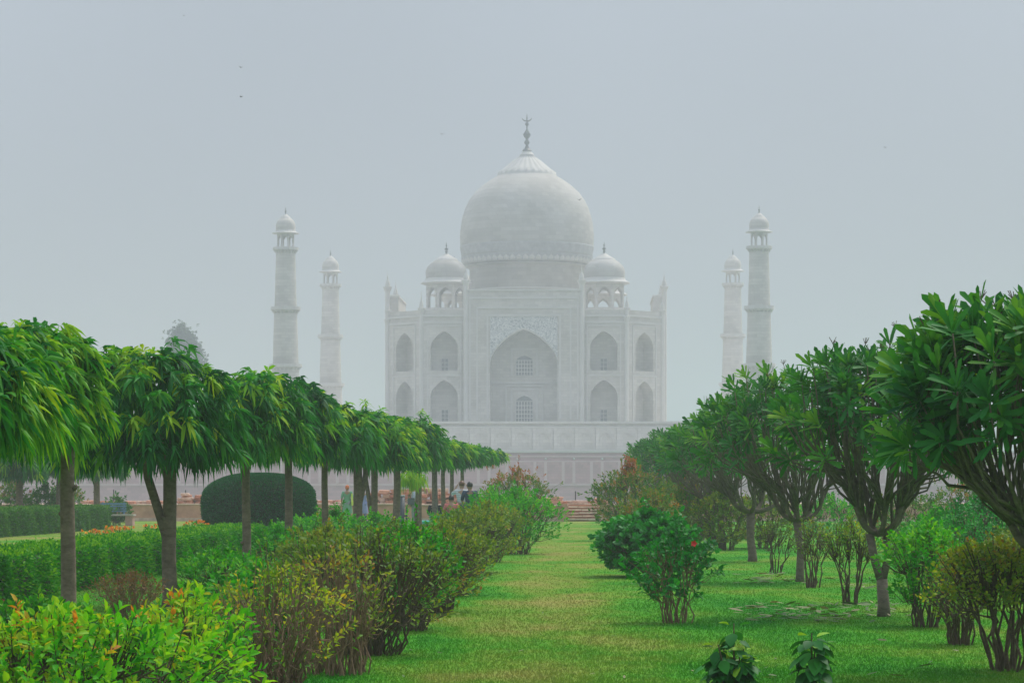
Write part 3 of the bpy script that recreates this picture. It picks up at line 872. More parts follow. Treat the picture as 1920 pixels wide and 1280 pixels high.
for i, (Y, px, cx, hw, top, bot, fk, lab) in enumerate(LT):
    near = i < 5
    weeping_tree(Y, px, cx, hw, top, bot - 24, lab, 100 + i, fk, 470 if i < 3 else (360 if near else 260), 3 if i < 3 else 2,
                 tr=(.078, .074, .088, .066, .07, .066, .105, .085, .10, .10, .10, .08, .08, .08)[i], light=(.22, .26, .04, .04)[i] if i < 4 else .0,
                 leafL=.21 if near else .23)
# second row far left
G2 = 'clipped trees of the second row at far left'
for i, (Y, px, cx, hw, top, bot, lab) in enumerate([
   (93, 37, 30, 48, 822, 892, 'far left background clipped tree behind the long trimmed hedge, at picture edge'),
   (98, 112, 95, 46, 826, 888, 'background clipped tree mostly hidden behind the nearest grey trunk'),
   (107, 181, 188, 46, 832, 890, 'background clipped tree left of the blue bench, one bare straight trunk')]):
    weeping_tree(Y, px, cx, hw, top, bot, lab, 200 + i, None, 330, 2, G2, tr=.13, leafL=.25)

# sapling shoot with hanging leaves on the row
def hanging_sprig():
    rng = np.random.default_rng(77)
    root = empty('young_tree', (gx(783, 79), 79, 0), 0, 'thin young tree with one pale drooping leaf tuft over the person in grey', 'tree')
    MB().tube([(0, 0, -.03), (.02, 0, .8), (-.02, 0, 1.5), (-.1, 0, 1.95)], [.035, .03, .022, .012], 7).build('trunk', BARK, root, True)
    n = 34
    P = np.stack([-.12 + rng.normal(0, .16, n), rng.normal(0, .16, n), 1.85 + rng.normal(0, .10, n)], 1)
    A = rng.normal(0, .4, (n, 3)) + np.array([0, 0, -.1])
    B, D, Nn, ll, ww, tt, dd = shoots(rng, P, A, 9, .1, .24, .04, (.5, 1.5), .8, .75 + .2 * rng.random(n))
    tag(leaves('crown', B, D + np.array([0, 0, -.6]), Nn, ll, ww, tt, dd, 2, (.5, 1, .7), L_ASHOKA, root), kind='stuff')
hanging_sprig()

# ------------------------------------------------------------------ right row: pollarded candelabra trees
G_RIGHT = 'pollarded candelabra trees in the right row'
def candelabra_tree(Y, px, cx, hw, top, crown_bot, fork_z, label, seed, ntips=110, lod=2, leafL=.24, tr=.085, twin=False):
    rng = np.random.default_rng(seed); rnd = random.Random(seed)
    X = gx(px, Y); rx = 1.12 * hw * Y / F; ry = max(.95, min(rx, 1.25)); cxw = gx(cx, Y) - X
    zt = gz(top, Y) - .7 * leafL; zl = gz(crown_bot, Y)
    root = empty('pollarded_tree', (X, Y, 0), 0, label, 'tree', G_RIGHT)
    mb = MB()
    fk = np.array([cxw * .18, 0, fork_z])
    if twin:
        mb.tube([(0, 0, -.05), (0, 0, .12), (-.02, 0, .42)], [tr * 1.35, tr * 1.1, tr], 12)
        mb.tube([(-.02, 0, .38), (-.10, 0, .62), (-.16, 0, fork_z)], [tr * .85, tr * .72, tr * .8], 10)
        mb.tube([(-.02, 0, .38), (.05, .03, .65), (.04, .03, fork_z)], [tr * .75, tr * .65, tr * .7], 10)
        fk = np.array([-.06, 0, fork_z])
    else:
        mb.tube([(0, 0, -.05), (0, 0, .1), (fk[0] * .4 + rnd.uniform(-.03, .03), 0, fork_z * .5), tuple(fk)], [tr * 1.3, tr * 1.05, tr * .9, tr * 1.05], 12)
    mb.build('trunk', BARK2, root, True)
    # tips over the crown dome
    t = np.arange(ntips) + .5
    rr = np.sqrt(t / ntips); aa = t * 2.39996 + rng.normal(0, .25, ntips)
    rr = np.clip(rr + rng.normal(0, .07, ntips), .03, 1.15)
    tipz = zl + (zt - zl) * (1 - rr ** 2.2) ** .8 if False else zl + .12 + (zt - zl - .12) * np.sqrt(np.maximum(0, 1 - np.minimum(rr, 1) ** 2.3)) + rng.normal(0, .11, ntips)
    tips = np.stack([cxw + rx * rr * np.cos(aa), ry * rr * np.sin(aa), tipz], 1)
    nl = 6 + seed % 3
    limb_a = np.arange(nl) * 6.283 / nl + rng.normal(0, .15, nl)
    limbs = MB(); rods = MB()
    lcurves = []
    for la in limb_a:
        out_ = .42 * (.55 + .75 * rnd.random())
        e = fk + np.array([math.cos(la) * rx * out_ * .9 + cxw * .2, math.sin(la) * ry * out_ * .9, .22 + .45 * rnd.random()])
        m = fk + np.array([math.cos(la) * rx * out_ * .75, math.sin(la) * ry * out_ * .75, .0])
        cvp = bez(fk, m, e, 7); lcurves.append(cvp)
        limbs.tube(cvp, np.linspace(tr * .62, tr * .36, 7), 8)
    limbs.build('limb', BARK2, root, True)
    for tp in tips:
        az_ = math.atan2(tp[1] / ry, (tp[0] - cxw) / rx)
        d = np.abs((limb_a - az_ + math.pi) % (2 * math.pi) - math.pi); j = int(np.argmin(d + rng.normal(0, .2, nl)))
        rel = math.hypot((tp[0] - cxw) / rx, tp[1] / ry)
        cvp = lcurves[j]; st = cvp[min(6, 2 + int(4.5 * min(1, rel)))]
        m = st * .5 + tp * .5; m[2] = st[2] + .3 * (tp[2] - st[2]); m[0] += (tp[0] - st[0]) * .32; m[1] += (tp[1] - st[1]) * .32
        cv2 = bez(st, m, tp, 6); cv2[1:5] += rng.normal(0, .028, (4, 3))
        rods.tube(cv2, np.linspace(.016, .007, 6) * rnd.uniform(.65, 1.25), 5)
    rods.build('branch', BARK2, root, True)
    A = nrm(np.stack([(tips[:, 0] - cxw) * .75, tips[:, 1] * .75, np.full(ntips, .75)], 1)) + rng.normal(0, .16, (ntips, 3))
    clump = .5 + .3 * np.sin(tips[:, 0] * 3.3 + seed) * np.sin(tips[:, 1] * 3.1 + 1.7 * seed)
    tint = np.clip(.30 + .6 * (clump - .3) + rng.normal(0, .12, ntips), .02, .92)
    q1 = shoots(rng, tips - nrm(A) * .05, A, 15, .10, leafL, leafL * .20, (.35, 1.35), .10, tint, .08, .18)
    # lower side whorls hidden in the crown
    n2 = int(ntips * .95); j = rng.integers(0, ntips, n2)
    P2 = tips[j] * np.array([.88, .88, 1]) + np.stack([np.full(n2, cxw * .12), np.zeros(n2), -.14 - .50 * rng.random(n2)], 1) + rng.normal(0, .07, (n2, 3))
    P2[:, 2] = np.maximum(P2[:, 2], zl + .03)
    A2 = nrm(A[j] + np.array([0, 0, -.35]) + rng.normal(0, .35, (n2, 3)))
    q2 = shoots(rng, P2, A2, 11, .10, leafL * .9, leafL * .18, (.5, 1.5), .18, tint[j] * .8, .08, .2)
    al = [np.concatenate([a, b]) for a, b in zip(q1, q2)]
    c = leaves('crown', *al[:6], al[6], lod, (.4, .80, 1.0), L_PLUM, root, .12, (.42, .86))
    tag(c, kind='stuff')
    # flower stalks that stand above the outline
    if Y < 60:
        for i in range(14 if Y < 35 else 7):
            tp = tips[rnd.randrange(ntips)]
            if tp[2] < zl + .55 * (zt - zl): continue
            mb = MB(); a = rnd.uniform(0, 6.28); h = rnd.uniform(.14, .27)
            e = tp + np.array([math.cos(a) * .14, math.sin(a) * .05, h])
            mb.tube(bez(tp, tp + np.array([0, 0, h * .6]), e, 4), [.007, .006, .005, .004], 4)
            for q in range(7):
                b = rnd.uniform(0, 6.28); mb.tube([tuple(e), tuple(e + np.array([math.cos(b) * .045, math.sin(b) * .045, rnd.uniform(.02, .08)]))], [.0035, .004], 3)
            mb.build('flower_stalk', TWIG, root)
    return root
RT = [
 (20.3, 1962, 1925, 232, 566, 842, .95, 'nearest candelabra tree, filling the right picture edge with broad leaves', True),
 (30.0, 1657, 1645, 172, 655, 872, .93, 'candelabra tree with a low forked pale trunk among fallen leaves', False),
 (41.6, 1500, 1468, 140, 706, 872, .95, 'candelabra tree with leaning brown trunk left of the low forked one', False),
 (53.7, 1411, 1392, 108, 750, 880, 1.0, 'candelabra tree third from the front of the right row, dark straight trunk', False),
 (65.0, 1355, 1338, 84, 782, 880, 1.0, 'candelabra tree fourth from the front of the right row, crown against the far minarets', False),
 (77.0, 1315, 1300, 70, 797, 884, 1.05, 'candelabra tree of the right row, fifth from the front', False),
 (88.5, 1287, 1270, 62, 810, 884, 1.05, 'candelabra tree of the right row, third from its far end', False),
 (100., 1264, 1248, 58, 814, 884, 1.05, 'candelabra tree of the right row, next to last, rising over reddish shrubs', False),
 (112., 1246, 1232, 52, 826, 884, 1.05, 'last candelabra tree of the right row, nearest the tomb', False),
]
for i, (Y, px, cx, hw, top, cb, fz, lab, _) in enumerate(RT):
    candelabra_tree(Y, px, cx, hw, top, cb, fz, lab, 300 + i, (140, 125, 108, 95, 84, 80, 78, 78, 78)[i], 3 if i < 2 else 2,
                    (.25, .22, .22, .22, .23, .24, .25, .26, .26)[i], .062 if i < 3 else .085, twin=(i == 1))

# ------------------------------------------------------------------ shrubs
def shrub(name, label, px, Y, hw, top, mat, seed, base_off=0, cx=None, nstem=14, nshoot=240, k=8, L=.055, W=.026, leaf_from=.35, twig=TWIG,
          lod=2, flat=0.0, ry=None, group=None, tintm=.4, tints=.25, spread=(.4, 1.3), stem_r=.011, up=.8, toptint=0.0, bare=0, cat='shrub', shell=.5, seg=.12, clumpf=4.0, hang=0, foot=.34):
    """woody shrub: stems fan out of one base, leafy shoots in the crown"""
    rng = np.random.default_rng(seed); rnd = random.Random(seed)
    X = gx(px, Y); H = gz(top, Y); rx = hw * Y / F; ry = ry or max(rx, .3); cxw = (gx(cx, Y) - X) if cx else 0
    root = empty(name, (X, Y, 0), rnd.uniform(0, 0.01), label, cat, group)
    z0 = H * leaf_from
    # shoot points: rounded crown between z0 and H
    n = nshoot
    a = rng.random(n) * 6.283
    u = rng.random(n)
    rs = np.where(rng.random(n) < shell, .82 + .2 * rng.random(n), np.sqrt(rng.random(n)) * .85)
    zz = rng.random(n)
    prof = np.sqrt(np.clip(1 - np.abs(2 * zz - 1 + .12) ** (2.2 + flat * 6), .02, 1))
    # leaf crown widens upward when leaf_from is high
    lump = 1 + .16 * np.sin(a * 3 + seed) + .10 * np.sin(a * 7 + zz * 6 + 2 * seed)
    P = np.stack([cxw + rx * rs * prof * lump * np.cos(a), ry * rs * prof * lump * np.sin(a), z0 + (H - z0) * zz * (1 + .07 * np.sin(a * 4 + seed * 1.3))], 1)
    nt_ = int(n * (.22 + .3 * flat)); rt = np.sqrt(rng.random(nt_)); at_ = rng.random(nt_) * 6.283   # lid
    P[:nt_] = np.stack([cxw + rx * .9 * rt * np.cos(at_), ry * .9 * rt * np.sin(at_), H - (H - z0) * (.06 + (.38 * (1 - flat)) * rt ** 2.2 + .10 * rng.random(nt_))], 1)
    st_ = rng.random(n) < .10; P[st_] = (P[st_] - np.array([cxw, 0, z0])) * (1.08 + .16 * rng.random((st_.sum(), 1))) + np.array([cxw, 0, z0])
    A = nrm(np.stack([(P[:, 0] - cxw) / rx * .7, P[:, 1] / ry * .7, np.full(n, up)], 1)) + rng.normal(0, .25, (n, 3))
    ph = rng.random(3) * 6.28
    cl_ = np.sin(P[:, 0] * clumpf + ph[0]) * np.sin(P[:, 1] * clumpf + ph[1]) * .6 + np.sin(P[:, 2] * clumpf * 1.3 + ph[2]) * .4
    tint = np.clip(tintm + tints * cl_ + rng.normal(0, .16, n) + toptint * np.clip((P[:, 2] / H - .6) / .4, 0, 1), 0, 1)
    B, D, Nn, ll, ww, tt, dd = shoots(rng, P, A, k, seg, L, W, spread, .15 + hang, tint)
    if hang: D = D + np.array([0, 0, -hang])
    # stems
    st = MB(); m = nstem; ends = []
    for i in range(m):
        a_ = 6.283 * i / m + rnd.uniform(-.3, .3); q = math.sqrt(rnd.random())
        e = np.array([cxw + math.cos(a_) * rx * q * .85, math.sin(a_) * ry * q * .85, H * rnd.uniform(.72, .97) * (1 - .2 * q * (1 - flat))])
        fr = foot * math.sqrt(rnd.random()); b = np.array([math.cos(a_) * rx * fr, math.sin(a_) * ry * fr, -.03])
        mid = b * .5 + e * .5; mid[2] *= 1.05; mid[:2] = b[:2] * .62 + e[:2] * .38
        mid += np.array([rnd.uniform(-.06, .06) * rx, rnd.uniform(-.06, .06) * ry, 0])
        cvp = bez(b, mid, e, 6); cvp[1:5] += rng.normal(0, .05, (4, 3)) * np.array([rx, ry, .3 * rx]) * 1.1; ends.append(cvp)
        st.tube(cvp, np.linspace(stem_r * rnd.uniform(.8, 1.4), stem_r * .45, 6), 5)
    ends = np.array(ends)                                     # (m,6,3)
    # twigs run from the nearest stem to shoots
    idx = rng.permutation(n)[:min(n, 26 + m * 6 + bare)]
    for j in idx:
        p = P[j]; pts = ends[:, 2:5].reshape(-1, 3)
        d = np.linalg.norm((pts - p) * np.array([1, 1, .6]), axis=1) + np.maximum(0, pts[:, 2] - p[2]) * 2
        s0 = pts[int(np.argmin(d))]
        st.tube([tuple(s0), tuple(s0 * .5 + p * .5 + np.array([0, 0, -.03])), tuple(p + nrm(A[j]) * seg)], [stem_r * .5, stem_r * .4, stem_r * .25], 4)
    s = st.build('stem', twig, root)
    tag(s, kind='stuff')
    f = leaves('foliage', B, D, Nn, ll, ww, tt, dd, lod, (.5, 1.0, .8), mat, root)
    tag(f, kind='stuff')
    return root

GL = 'shrubs bordering the path on its left'
GR = 'shrubs on the lawn right of the path'
# -- left border, near to far
shrub('shrub', 'bright lime green shrub with orange young tips in the bottom left corner', 60, 15.5, 300, 1190, L_LIME, 1, cx=120, nstem=26, nshoot=430, k=8, L=.075, W=.032, leaf_from=.12, lod=3, ry=.7, group=GL, tintm=.56, tints=.28, toptint=.22, seg=.16)
shrub('shrub', 'small lime shrub with orange tips reaching between two tree trunks', 345, 17.5, 110, 1150, L_LIME, 2, nstem=12, nshoot=150, k=8, L=.07, W=.03, leaf_from=.2, lod=3, group=GL, tintm=.5, tints=.25, toptint=.3, seg=.16)
shrub('shrub', 'half bare bush of brown stems with yellow leaves at the front', 520, 19.0, 135, 1092, L_YELLOW, 3, nstem=80, nshoot=210, k=4, L=.056, W=.022, leaf_from=.15, group=GL, tintm=.42, tints=.3, ry=.55, stem_r=.008, bare=120, flat=.4, lod=3, twig=TWIG_TAN)
shrub('shrub', 'twiggy dark stemmed bush with olive leaves at the near path edge', 690, 23.0, 165, 1022, L_OLIVE, 4, nstem=80, nshoot=420, k=5, L=.055, W=.024, leaf_from=.25, group=GL, tintm=.42, tints=.3, ry=.65, stem_r=.009, bare=150, flat=.5)
shrub('shrub', 'brown twiggy nearly leafless bush right of the yellow leaved one', 632, 20.6, 105, 1052, L_OLIVE, 31, nstem=80, nshoot=150, k=4, L=.05, W=.02, leaf_from=.3, group=GL, tintm=.6, tints=.3, ry=.5, stem_r=.007, bare=160, flat=.6, twig=TWIG_TAN, foot=.6)
shrub('shrub', 'leafy green bush between twiggy ones along the left path edge', 770, 27.0, 95, 1000, L_GREEN, 5, nstem=26, nshoot=380, k=7, L=.055, W=.026, leaf_from=.2, group=GL, tintm=.38, tints=.3, ry=.6)
shrub('shrub', 'olive leaved bush with visible dark stems, middle of left path edge', 845, 36.0, 75, 1000, L_OLIVE, 6, nstem=40, nshoot=420, k=7, L=.06, W=.028, leaf_from=.22, group=GL, tintm=.48, tints=.25, ry=.8, flat=.4, bare=60)
shrub('shrub', 'yellow green flat topped bush right behind the middle one', 880, 46.0, 78, 970, L_OLIVE, 7, nstem=32, nshoot=460, k=8, L=.065, W=.03, leaf_from=.2, group=GL, tintm=.55, tints=.22, ry=.9, flat=.5)
shrub('shrub', 'tall green bush with yellowish leaf tips beside the end of the path', 968, 60.0, 82, 926, L_GREEN, 8, nstem=36, nshoot=640, k=8, L=.075, W=.034, leaf_from=.18, group=GL, tintm=.5, tints=.25, ry=1.1, flat=.2)
shrub('shrub', 'red topped bush left of the path end, nearest the stone steps', 968, 88.0, 72, 886, L_RED, 9, nstem=34, nshoot=620, k=8, L=.085, W=.038, leaf_from=.15, group=GL, tintm=.36, tints=.22, ry=1.3, toptint=.5)
shrub('shrub', 'olive green twiggy bush filling the left border behind the leafy green one', 822, 31.0, 85, 1002, L_OLIVE, 32, nstem=46, nshoot=420, k=6, L=.055, W=.026, leaf_from=.2, group=GL, tintm=.5, tints=.28, ry=.9, flat=.4, bare=80)
shrub('shrub', 'yellow green bush filling the left border before the tall green one', 912, 53.0, 70, 950, L_OLIVE, 33, nstem=34, nshoot=460, k=8, L=.065, W=.03, leaf_from=.18, group=GL, tintm=.5, tints=.25, ry=1.1, flat=.35)
# low mass between row and trees
GB = 'low green bushes under the left tree row'
for i, (px, Y, hw, top, mat, lab) in enumerate([
  (490, 24, 120, 1085, L_GREEN, 'low leafy bush below the trunk left of the topiary'),
  (70, 21.5, 110, 1150, L_HEDGE, 'dark green undergrowth bush at the foot of the leftmost trunk'),
  (420, 33, 90, 1050, L_GREEN, 'low green bush in front of the hedge end, right of the forked trunk'),
  (610, 35, 80, 1000, L_OLIVE, 'olive bush right of the dark topiary, low'),
  (520, 44, 70, 1000, L_GREEN, 'green bush at the right foot of the dark topiary'),
  (630, 55, 60, 965, L_GREEN, 'bright green low bush beside the slim dark trunk'),
  (700, 60, 62, 970, L_GREEN, 'bright green low bush behind the stout reddish trunk'),
  (735, 44, 70, 994, L_OLIVE, 'yellow green bush in front of the V shaped double trunk'),
  (800, 60, 58, 1002, L_OLIVE, 'yellowish low bush in front of the seated people'),
  (860, 66, 55, 962, L_GREEN, 'green bush just below the two standing men'),
  (560, 66, 60, 978, L_GREEN, 'low green bush behind the topiary, right side'),
  (920, 72, 50, 925, L_GREEN, 'pale green bush right of the two standing men'),
]):
    shrub('shrub', lab, px, Y, hw, top, mat, 40 + i, nstem=20, nshoot=300, k=8, L=.06 + Y * .0003, W=.03 + Y * .0001, leaf_from=.08, group=GB, tintm=.45, tints=.25, ry=.8, flat=.25)
# dry brown domes
shrub('shrub', 'reddish brown dry rounded bush between the two front tree trunks', 242, 29.5, 66, 1086, L_DRY, 60, nstem=70, nshoot=300, k=5, L=.04, W=.012, leaf_from=.25, tintm=.45, tints=.2, twig=TWIG_TAN, stem_r=.005, bare=200, group='dry brown bushes')
shrub('shrub', 'reddish brown dry bush at the left picture edge', 0, 22.5, 60, 1152, L_DRY, 61, nstem=70, nshoot=260, k=5, L=.04, W=.012, leaf_from=.2, tintm=.5, tints=.2, twig=TWIG_TAN, stem_r=.005, bare=200, group='dry brown bushes')

# -- right side
def hibiscus(): 
    a = shrub('hibiscus_shrub', 'hibiscus bush with two red flowers and bare lower stems beside the path', 1268, 28.5, 80, 1022, L_HIBISCUS, 70, cx=1258, nstem=22, nshoot=160, k=6, L=.07, W=.046, leaf_from=.30, ry=.5, group=GR, tintm=.45, tints=.3, lod=3, stem_r=.008, bare=30, shell=.4, twig=TWIG_TAN)
    for fx, fy in ((1299, 1018), (1292, 1053)):
        c = Vector((gx(fx, 28.3) - gx(1268, 28.5), -.32, gz(fy, 28.3)))
        mb = MB()
        for i in range(5):
            an = 6.283 * i / 5
            d = Vector((math.cos(an), -.5, math.sin(an))).normalized(); s = Vector((-math.sin(an), 0, math.cos(an)))
            mb.add([c, c + d * .022 + s * .016, c + d * .042, c + d * .022 - s * .016], [(0, 1, 2, 3)])
        mb.tube([tuple(c), tuple(c + Vector((0, -.03, .004)))], [.003, .002], 4)
        mb.build('flower', PETAL_R, a)
hibiscus()
shrub('hibiscus_shrub', 'big dense dark green hibiscus bush at the right path edge', 1215, 44.0, 94, 972, L_HIBISCUS, 71, nstem=24, nshoot=720, k=8, L=.095, W=.062, leaf_from=.08, ry=.9, group=GR, tintm=.42, tints=.28, shell=.75, seg=.1)
shrub('shrub', 'red topped bush right of the path end, facing its left twin', 1182, 76.0, 74, 876, L_RED, 72, nstem=34, nshoot=700, k=8, L=.085, W=.038, leaf_from=.12, ry=1.2, group=GR, tintm=.3, tints=.25, toptint=.5)
shrub('shrub', 'reddish bush farther back at the right path edge near the steps', 1172, 96.0, 46, 896, L_RED, 73, nstem=24, nshoot=420, k=8, L=.09, W=.04, leaf_from=.12, ry=1.2, group=GR, tintm=.5, tints=.25, toptint=.35)
for i, (px, Y, hw, top, mat, lab) in enumerate([
  (1285, 66, 75, 915, L_RED, 'dull green bush behind the big hibiscus, under the far tree crowns'),
  (1355, 64, 62, 925, L_OLIVE, 'dull olive bush with dark stems between the far right trunks'),
  (1425, 66, 60, 930, L_OLIVE, 'olive bush behind the third right trunk'),
  (1560, 70, 95, 935, L_GREEN, 'green background bush between the two leaning trunks'),
  (1700, 62, 95, 925, L_RED, 'reddish background bush behind the low forked tree'),
  (1820, 60, 95, 905, L_RED, 'tall reddish background bush at right, under the nearest crown'),
  (1760, 47, 75, 968, L_GREEN, 'bright green bush behind the right hand leafy bush'),
  (1845, 44, 85, 938, L_HIBISCUS, 'dense blue green bush near the right picture edge'),
  (1935, 40, 70, 980, L_OLIVE, 'olive bush cut by the right picture edge in the middle distance')]):
    shrub('shrub', lab, px, Y, hw, top, mat, 80 + i, nstem=24, nshoot=460, k=8, L=.075, W=.036, leaf_from=.1, group='background bushes at right', tintm=.42, tints=.25, ry=1.0, bare=30)
shrub('shrub', 'green bush with rusty tips filling the bank behind the big dark hibiscus', 1218, 58.0, 62, 928, L_RED, 74, nstem=24, nshoot=460, k=8, L=.07, W=.034, leaf_from=.1, ry=1.0, group=GR, tintm=.32, tints=.25, toptint=.3, foot=.5)
shrub('shrub', 'olive bush in the right bank under the first far tree crowns', 1262, 80.0, 58, 905, L_OLIVE, 75, nstem=24, nshoot=440, k=8, L=.08, W=.04, leaf_from=.1, ry=1.1, group=GR, tintm=.4, tints=.25, foot=.5)
shrub('shrub', 'rusty green bush deep between the far right trunks', 1320, 84.0, 60, 912, L_RED, 76, nstem=24, nshoot=420, k=8, L=.08, W=.04, leaf_from=.1, ry=1.1, group=GR, tintm=.34, tints=.25, toptint=.25, foot=.5)
GS = 'thin leggy shrubs on the right lawn'
shrub('shrub', 'small leggy shrub with a few bare stems, farthest on the right lawn', 1455, 46.0, 38, 985, L_OLIVE, 90, nstem=8, nshoot=70, k=5, L=.05, W=.024, leaf_from=.45, group=GS, tintm=.4, ry=.4, stem_r=.012)
shrub('shrub', 'slender leggy shrub right beside the leaning candelabra trunk', 1524, 39.0, 36, 985, L_OLIVE, 91, nstem=12, nshoot=80, k=5, L=.05, W=.024, leaf_from=.45, group=GS, tintm=.45, ry=.35, stem_r=.012)
shrub('shrub', 'leggy shrub with yellow leaves left of the low forked trunk', 1592, 33.2, 44, 990, L_YELLOW, 92, nstem=11, nshoot=130, k=5, L=.055, W=.026, leaf_from=.55, group=GS, tintm=.4, ry=.4, stem_r=.013)
shrub('shrub', 'full bright green bush right of the low forked trunk', 1738, 27.7, 74, 998, L_GREEN, 93, nstem=22, nshoot=420, k=7, L=.06, W=.028, leaf_from=.22, group=GS, tintm=.45, tints=.3, ry=.5, stem_r=.01)
shrub('shrub', 'yellowing leggy bush between the bright green and the flat topped one', 1800, 24.5, 60, 1050, L_YELLOW, 94, nstem=24, nshoot=170, k=5, L=.05, W=.024, leaf_from=.25, group=GS, tintm=.3, tints=.25, ry=.45, bare=40)
shrub('shrub', 'flat topped olive bush on thick bare stems, bottom right corner', 1885, 21.0, 105, 1040, L_OLIVE, 95, nstem=16, nshoot=620, k=7, L=.046, W=.024, leaf_from=.52, group=GS, tintm=.62, tints=.22, ry=.6, flat=.8, stem_r=.015, bare=70)

# -- young plants in the foreground: every leaf its own part
def leaf_piece(L, W):
    mb = MB()
    rows = [(0, 0), (.18, .62), (.42, 1), (.68, .82), (.88, .4), (1, 0)]
    vs, fs = [], []
    for t, wv in rows:
        dz = -.22 * L * t * t
        vs += [(-W / 2 * wv, L * t, dz + .10 * W * wv), (0, L * t, dz), (W / 2 * wv, L * t, dz + .10 * W * wv)]
    for i in range(len(rows) - 1):
        b = i * 3; fs += [(b, b + 1, b + 4, b + 3), (b + 1, b + 2, b + 5, b + 4)]
    mb.add(vs, fs)
    return mb
def young_plant(px, Y, top, label, seed, nstem, nleaf, w_, L=.12):
    rnd = random.Random(seed)
    X = gx(px, Y); H = gz(top, Y)
    root = empty('young_plant', (X, Y, 0), 0, label, 'plant', 'young plants at the bottom of the lawn')
    meshes = []
    for i in range(4):
        me = leaf_piece(L, L * .68).mesh('leaf', True)
        at = me.attributes.new('tint', 'FLOAT', 'POINT'); at.data.foreach_set('value', np.full(len(me.vertices), (.15, .35, .55, .95)[i], dtype=np.float32))
        me.materials.append(L_YOUNG); meshes.append(me)
    stems = []
    mb = MB()
    for s in range(nstem):
        a = rnd.uniform(0, 6.28); q = 0 if s == 0 else rnd.uniform(.4, 1)
        e = Vector((math.cos(a) * w_ * q, math.sin(a) * w_ * q * .7, H * (1 if s == 0 else rnd.uniform(.55, .93))))
        pts = [Vector((0, 0, -.02)), Vector((e.x * .5, e.y * .5, e.z * .5)), e]
        stems.append(pts); mb.tube([tuple(p) for p in pts], [.009, .007, .004], 6)
    mb.build('stem', TWIG, root)
    for i in range(nleaf):
        pts = stems[i % nstem]
        t = rnd.uniform(.15, 1) ** .6
        p = pts[0].lerp(pts[1], t * 2) if t < .5 else pts[1].lerp(pts[2], t * 2 - 1)
        topm = t > .93
        a = i * 2.4 + rnd.uniform(-.5, .5)
        o = bpy.data.objects.new('leaf', meshes[3] if (topm and rnd.random() < .6) or rnd.random() < .04 else meshes[rnd.choice((0, 0, 1, 1, 2))])
        col.objects.link(o); o.parent = root
        pet = .035
        o.location = p + Vector((math.cos(a) * pet, math.sin(a) * pet, 0))
        s = rnd.uniform(.6, .8) if topm else rnd.uniform(.75, 1.2)
        o.scale = (s, s, s)
        o.rotation_euler = (rnd.uniform(-.9, -.1) if not topm else rnd.uniform(.1, .5), rnd.uniform(-.4, .4), a - math.pi / 2)
    return root
L_YOUNG = leaf_mat('leaf_young_plant', S((0, (.012, .085, .022)), (.45, (.022, .16, .025)), (.7, (.05, .28, .03)), (1, (.25, .45, .03))), .25, .5, .12)
young_plant(1376, 17.0, 1168, 'bushier of the two young dark leaved plants at the bottom edge', 7, 9, 270, .155, .105)
young_plant(1522, 17.0, 1186, 'slimmer young plant at the bottom edge with lime tip leaves', 8, 2, 58, .045, .135)

# ------------------------------------------------------------------ hedges, topiary
def hedge(label, x_off, y0, y1, h, wd, mat, seed, dens, L, W, lod=1, group='trimmed hedges on the left lawn'):
    rng = np.random.default_rng(seed)
    root = empty('trimmed_hedge', (x_off + AX * (y0 + y1) / 2, (y0 + y1) / 2, 0), YAW, label, 'hedge', group)
    ln = y1 - y0
    mb = MB().box(-wd / 2 + .09, wd / 2 - .09, -ln / 2 + .09, ln / 2 - .09, 0, h - .08)
    mb.build('shaded_twig_core', CORE, root)  # added solid that blocks light, coloured dark as the shaded inside
    A_ = [wd * ln, h * ln, h * ln * .6, h * wd, h * wd]
    n = int(sum(A_) * dens)
    f = rng.choice(5, n, p=np.array(A_) / sum(A_))
    u, v = rng.random(n), rng.random(n)
    x = (u - .5) * wd; y = (v - .5) * ln; z = h + 0 * u
    nx, ny, nz = np.zeros(n), np.zeros(n), np.ones(n)
    for k_, s in ((1, 1), (2, -1)):
        m = f == k_; x[m] = s * wd / 2; z[m] = u[m] * h; nx[m], nz[m] = s, 0
    for k_, s in ((3, 1), (4, -1)):
        m = f == k_; y[m] = s * ln / 2; x[m] = (v[m] - .5) * wd; z[m] = u[m] * h; ny[m], nz[m] = s, 0
    und = .022 * np.sin(y * 1.9 + seed) + .03 * np.sin(y * 4.7 + z * 5) + rng.normal(0, .025, n)
    Nv = np.stack([nx, ny, nz], 1)
    P = np.stack([x, y, np.maximum(z, .01)], 1) + Nv * und[:, None]
    A = Nv * .8 + np.array([0, 0, .5]) + rng.normal(0, .5, (n, 3))
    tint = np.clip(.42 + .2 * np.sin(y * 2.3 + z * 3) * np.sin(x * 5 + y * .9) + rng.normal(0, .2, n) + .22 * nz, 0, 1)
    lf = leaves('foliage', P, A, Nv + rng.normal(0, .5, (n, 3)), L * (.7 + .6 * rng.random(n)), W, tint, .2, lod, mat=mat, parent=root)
    tag(lf, kind='stuff')
hedge('nearer trimmed hedge running behind the front tree trunks on the left', -7.55, 27, 60, .60, .85, L_HEDGE, 11, 1150, .062, .034)
hedge('farther trimmed hedge ending at the blue bench', -18.3, 80, 100.5, .80, 1.0, L_HEDGE_FAR, 12, 750, .085, .05)

